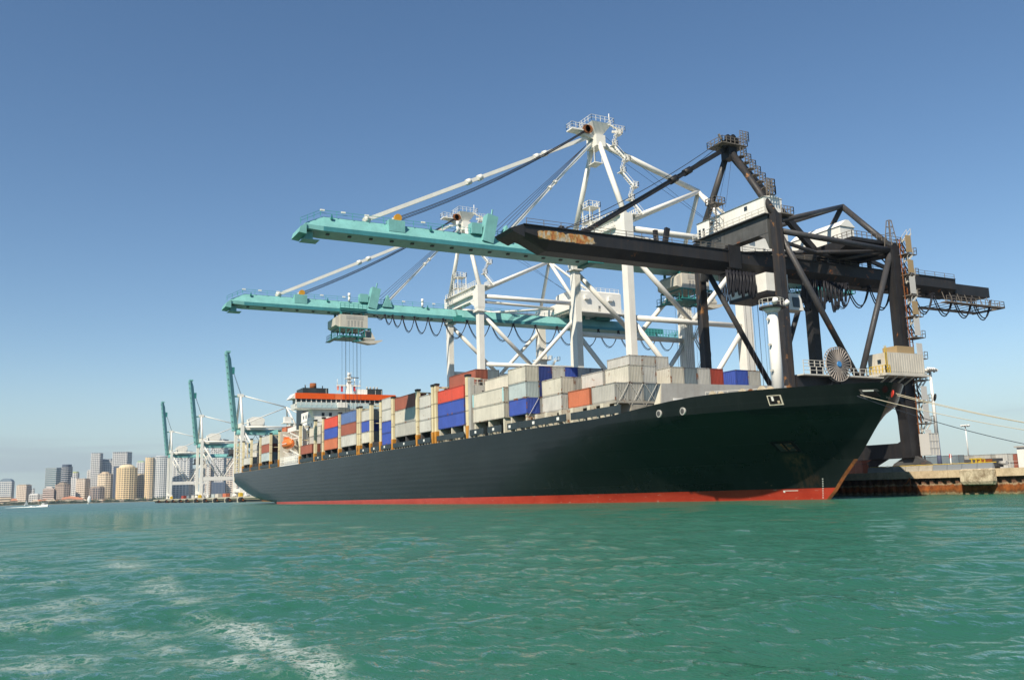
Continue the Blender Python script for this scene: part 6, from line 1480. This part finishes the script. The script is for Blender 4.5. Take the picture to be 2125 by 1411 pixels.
tag(stuff(tm.build('shore_trees', MAT['leaf'])), 'belt of dark green trees along the far shore', 'trees')

# ------------------------------------------------------------------ boats on the bay
MAT['hullwhite'] = plain('white_gelcoat', (.75,.75,.72), .3); MAT['sail'] = plain('white_sailcloth', (.78,.76,.74), .8)
def boat_hull(m, c, L, B, H, yaw):
    cs, sn = math.cos(yaw), math.sin(yaw); rings = []
    for t, k, up in ((-1, .85, 0), (-.5, 1, 0), (.2, .92, .05), (.7, .5, .18), (1, .05, .35)):
        ring = []
        for u, z in ((-.6, -.35), (.6, -.35), (1, H+up*H), (-1, H+up*H)):
            x, y = t*L/2, u*k*B/2; ring.append((c[0]+x*cs-y*sn, c[1]+x*sn+y*cs, z))
        rings.append(ring)
    m.loft(rings)
c = at(92, 1051.3, Z=0); yaw = math.atan2(c[1], c[0])+R(205)
mbt = thing('motorboat', (c[0], c[1], 0), 'white motorboat speeding across the bay with a white wake', 'boat')
L = 11.; cs, sn = math.cos(yaw), math.sin(yaw)
m = MB(); boat_hull(m, c, L, 3.8, 1.5, yaw); m.build('hull', MAT['hullwhite'], mbt)
def loc(u, v): return (c[0]+u*cs-v*sn, c[1]+u*sn+v*cs)
def obox(m, u0, u1, v0, v1, z0, z1, k=1): m.loft([[(*loc(a, b), z0) for a, b in ((u0, v0), (u1, v0), (u1, v1), (u0, v1))], [(*loc(a*k+(1-k)*(u0+u1)/2, b*k), z1) for a, b in ((u0, v0), (u1, v0), (u1, v1), (u0, v1))]])
m = MB(); obox(m, -2.4, 2.4, -1.4, 1.4, 1.5, 3.0, .82); m.build('cabin', MAT['hullwhite'], mbt)
m = MB(); obox(m, 2.2, 2.5, -1.2, 1.2, 2.0, 2.8); obox(m, -2.0, 2.0, -1.42, 1.42, 2.1, 2.7, .98); m.build('window', MAT['glass'], mbt)
m = MB(); obox(m, -2.6, 1.6, -1.5, 1.5, 4.4, 4.6); m.build('canopy', MAT['darkgrey'], mbt)
m = MB()
for u in (-2.4, 1.4):
    for v in (-1.3, 1.3): m.tube((*loc(u, v), 2.8), (*loc(u, v), 4.4), .06, 5)
stuff(m.build('canopy_post', MAT['rail'], mbt))
m = MB(); rng = np.random.default_rng(3); wr = []
for t in np.linspace(0, 1, 26):
    wr.append(t)
MAT['foam'] = plain('white_wake_foam', (.80,.82,.80), .9)
for sd, ln in ((-1, 30), (1, 30)):
    rings = []
    for t in np.linspace(0, 1, 28):
        u = 3.5-ln*t; v = sd*(1.2+t*16); s_ = (1-t)*1.0+.06; hgt = (.9*math.sin(min(1, t*6)*math.pi/2)*(1-t)**1.2+.06)*(1+.35*rng.normal()*.6)
        rings.append([(*loc(u, v-s_*1.3), -.1), (*loc(u, v+s_*1.3), -.1), (*loc(u-.4, v+sd*.3), max(.08, hgt))])
    m.loft(rings, True)
wk = m.build('wake', MAT['foam'], mbt); stuff(wk)
def sailboat(px, py, ht, label, spin):
    c = at(px, py, d=1700); c[2] = 0
    t = thing('sailboat', (c[0], c[1], 0), label, 'sailboat')
    m = MB(); boat_hull(m, c, 10, 3, 1.1, R(60)); m.build('hull', MAT['hullwhite'], t)
    MB().tube((c[0], c[1], .8), (c[0], c[1], ht), .09, 6).build('mast', MAT['rail'], t)
    m = MB()
    if spin:
        rings = []
        for k in range(9):
            z = 2+(ht-2.5)*k/8; w_ = 3.2*math.sin(math.pi*(.12+.84*k/8))**.8+.15
            rings.append([(c[0]+w_*math.sin(a)-.3, c[1]-1.2-1.6*math.cos(a)*w_/3, z) for a in np.linspace(-1.5, 1.5, 9)]+[(c[0]+w_*math.sin(a)-.3, c[1]-1.1-1.6*math.cos(a)*w_/3, z) for a in np.linspace(1.5, -1.5, 9)])
        m.loft(rings, True)
    else:
        m.loft([[(c[0]+.1, c[1], 1.8), (c[0]+3.8, c[1]+1.5, 1.8), (c[0]+3.8, c[1]+1.6, 1.8), (c[0]+.1, c[1]+.1, 1.8)], [(c[0]+.1, c[1], ht-.3), (c[0]+.3, c[1], ht-.3), (c[0]+.3, c[1]+.1, ht-.3), (c[0]+.1, c[1]+.1, ht-.3)]]).loft([[(c[0]-.2, c[1], 1.6), (c[0]-3.4, c[1]-1.4, 1.4), (c[0]-3.4, c[1]-1.3, 1.4), (c[0]-.2, c[1]+.1, 1.6)], [(c[0]-.1, c[1], ht-2), (c[0]-.2, c[1], ht-2), (c[0]-.2, c[1]+.1, ht-2), (c[0]-.1, c[1]+.1, ht-2)]])
    m.build('sail', MAT['sail'], t)
sailboat(185, 1045, 15.5, 'sailboat with a full white spinnaker in front of the skyline', True)
sailboat(54, 1047, 10.5, 'small sailboat with a slim white sail near the shore', False)

# ------------------------------------------------------------------ thin sea haze: one closed box of even air round the whole scene
hz = MB().box(-2500, 3500, -700, 7200, -12, 260).build('haze', MAT['void'])
hm = bpy.data.materials.new('haze_air'); hm.use_nodes = True; ht = hm.node_tree; ht.nodes.clear()
ho = ht.nodes.new('ShaderNodeOutputMaterial'); pv = ht.nodes.new('ShaderNodeVolumePrincipled')
pv.inputs['Color'].default_value = (.62, .80, 1, 1); pv.inputs['Density'].default_value = 5e-5; pv.inputs['Anisotropy'].default_value = .2
ht.links.new(pv.outputs[0], ho.inputs['Volume'])
hz.data.materials.clear(); hz.data.materials.append(hm)
tag(stuff(hz), 'thin pale haze over the whole bay', 'haze')
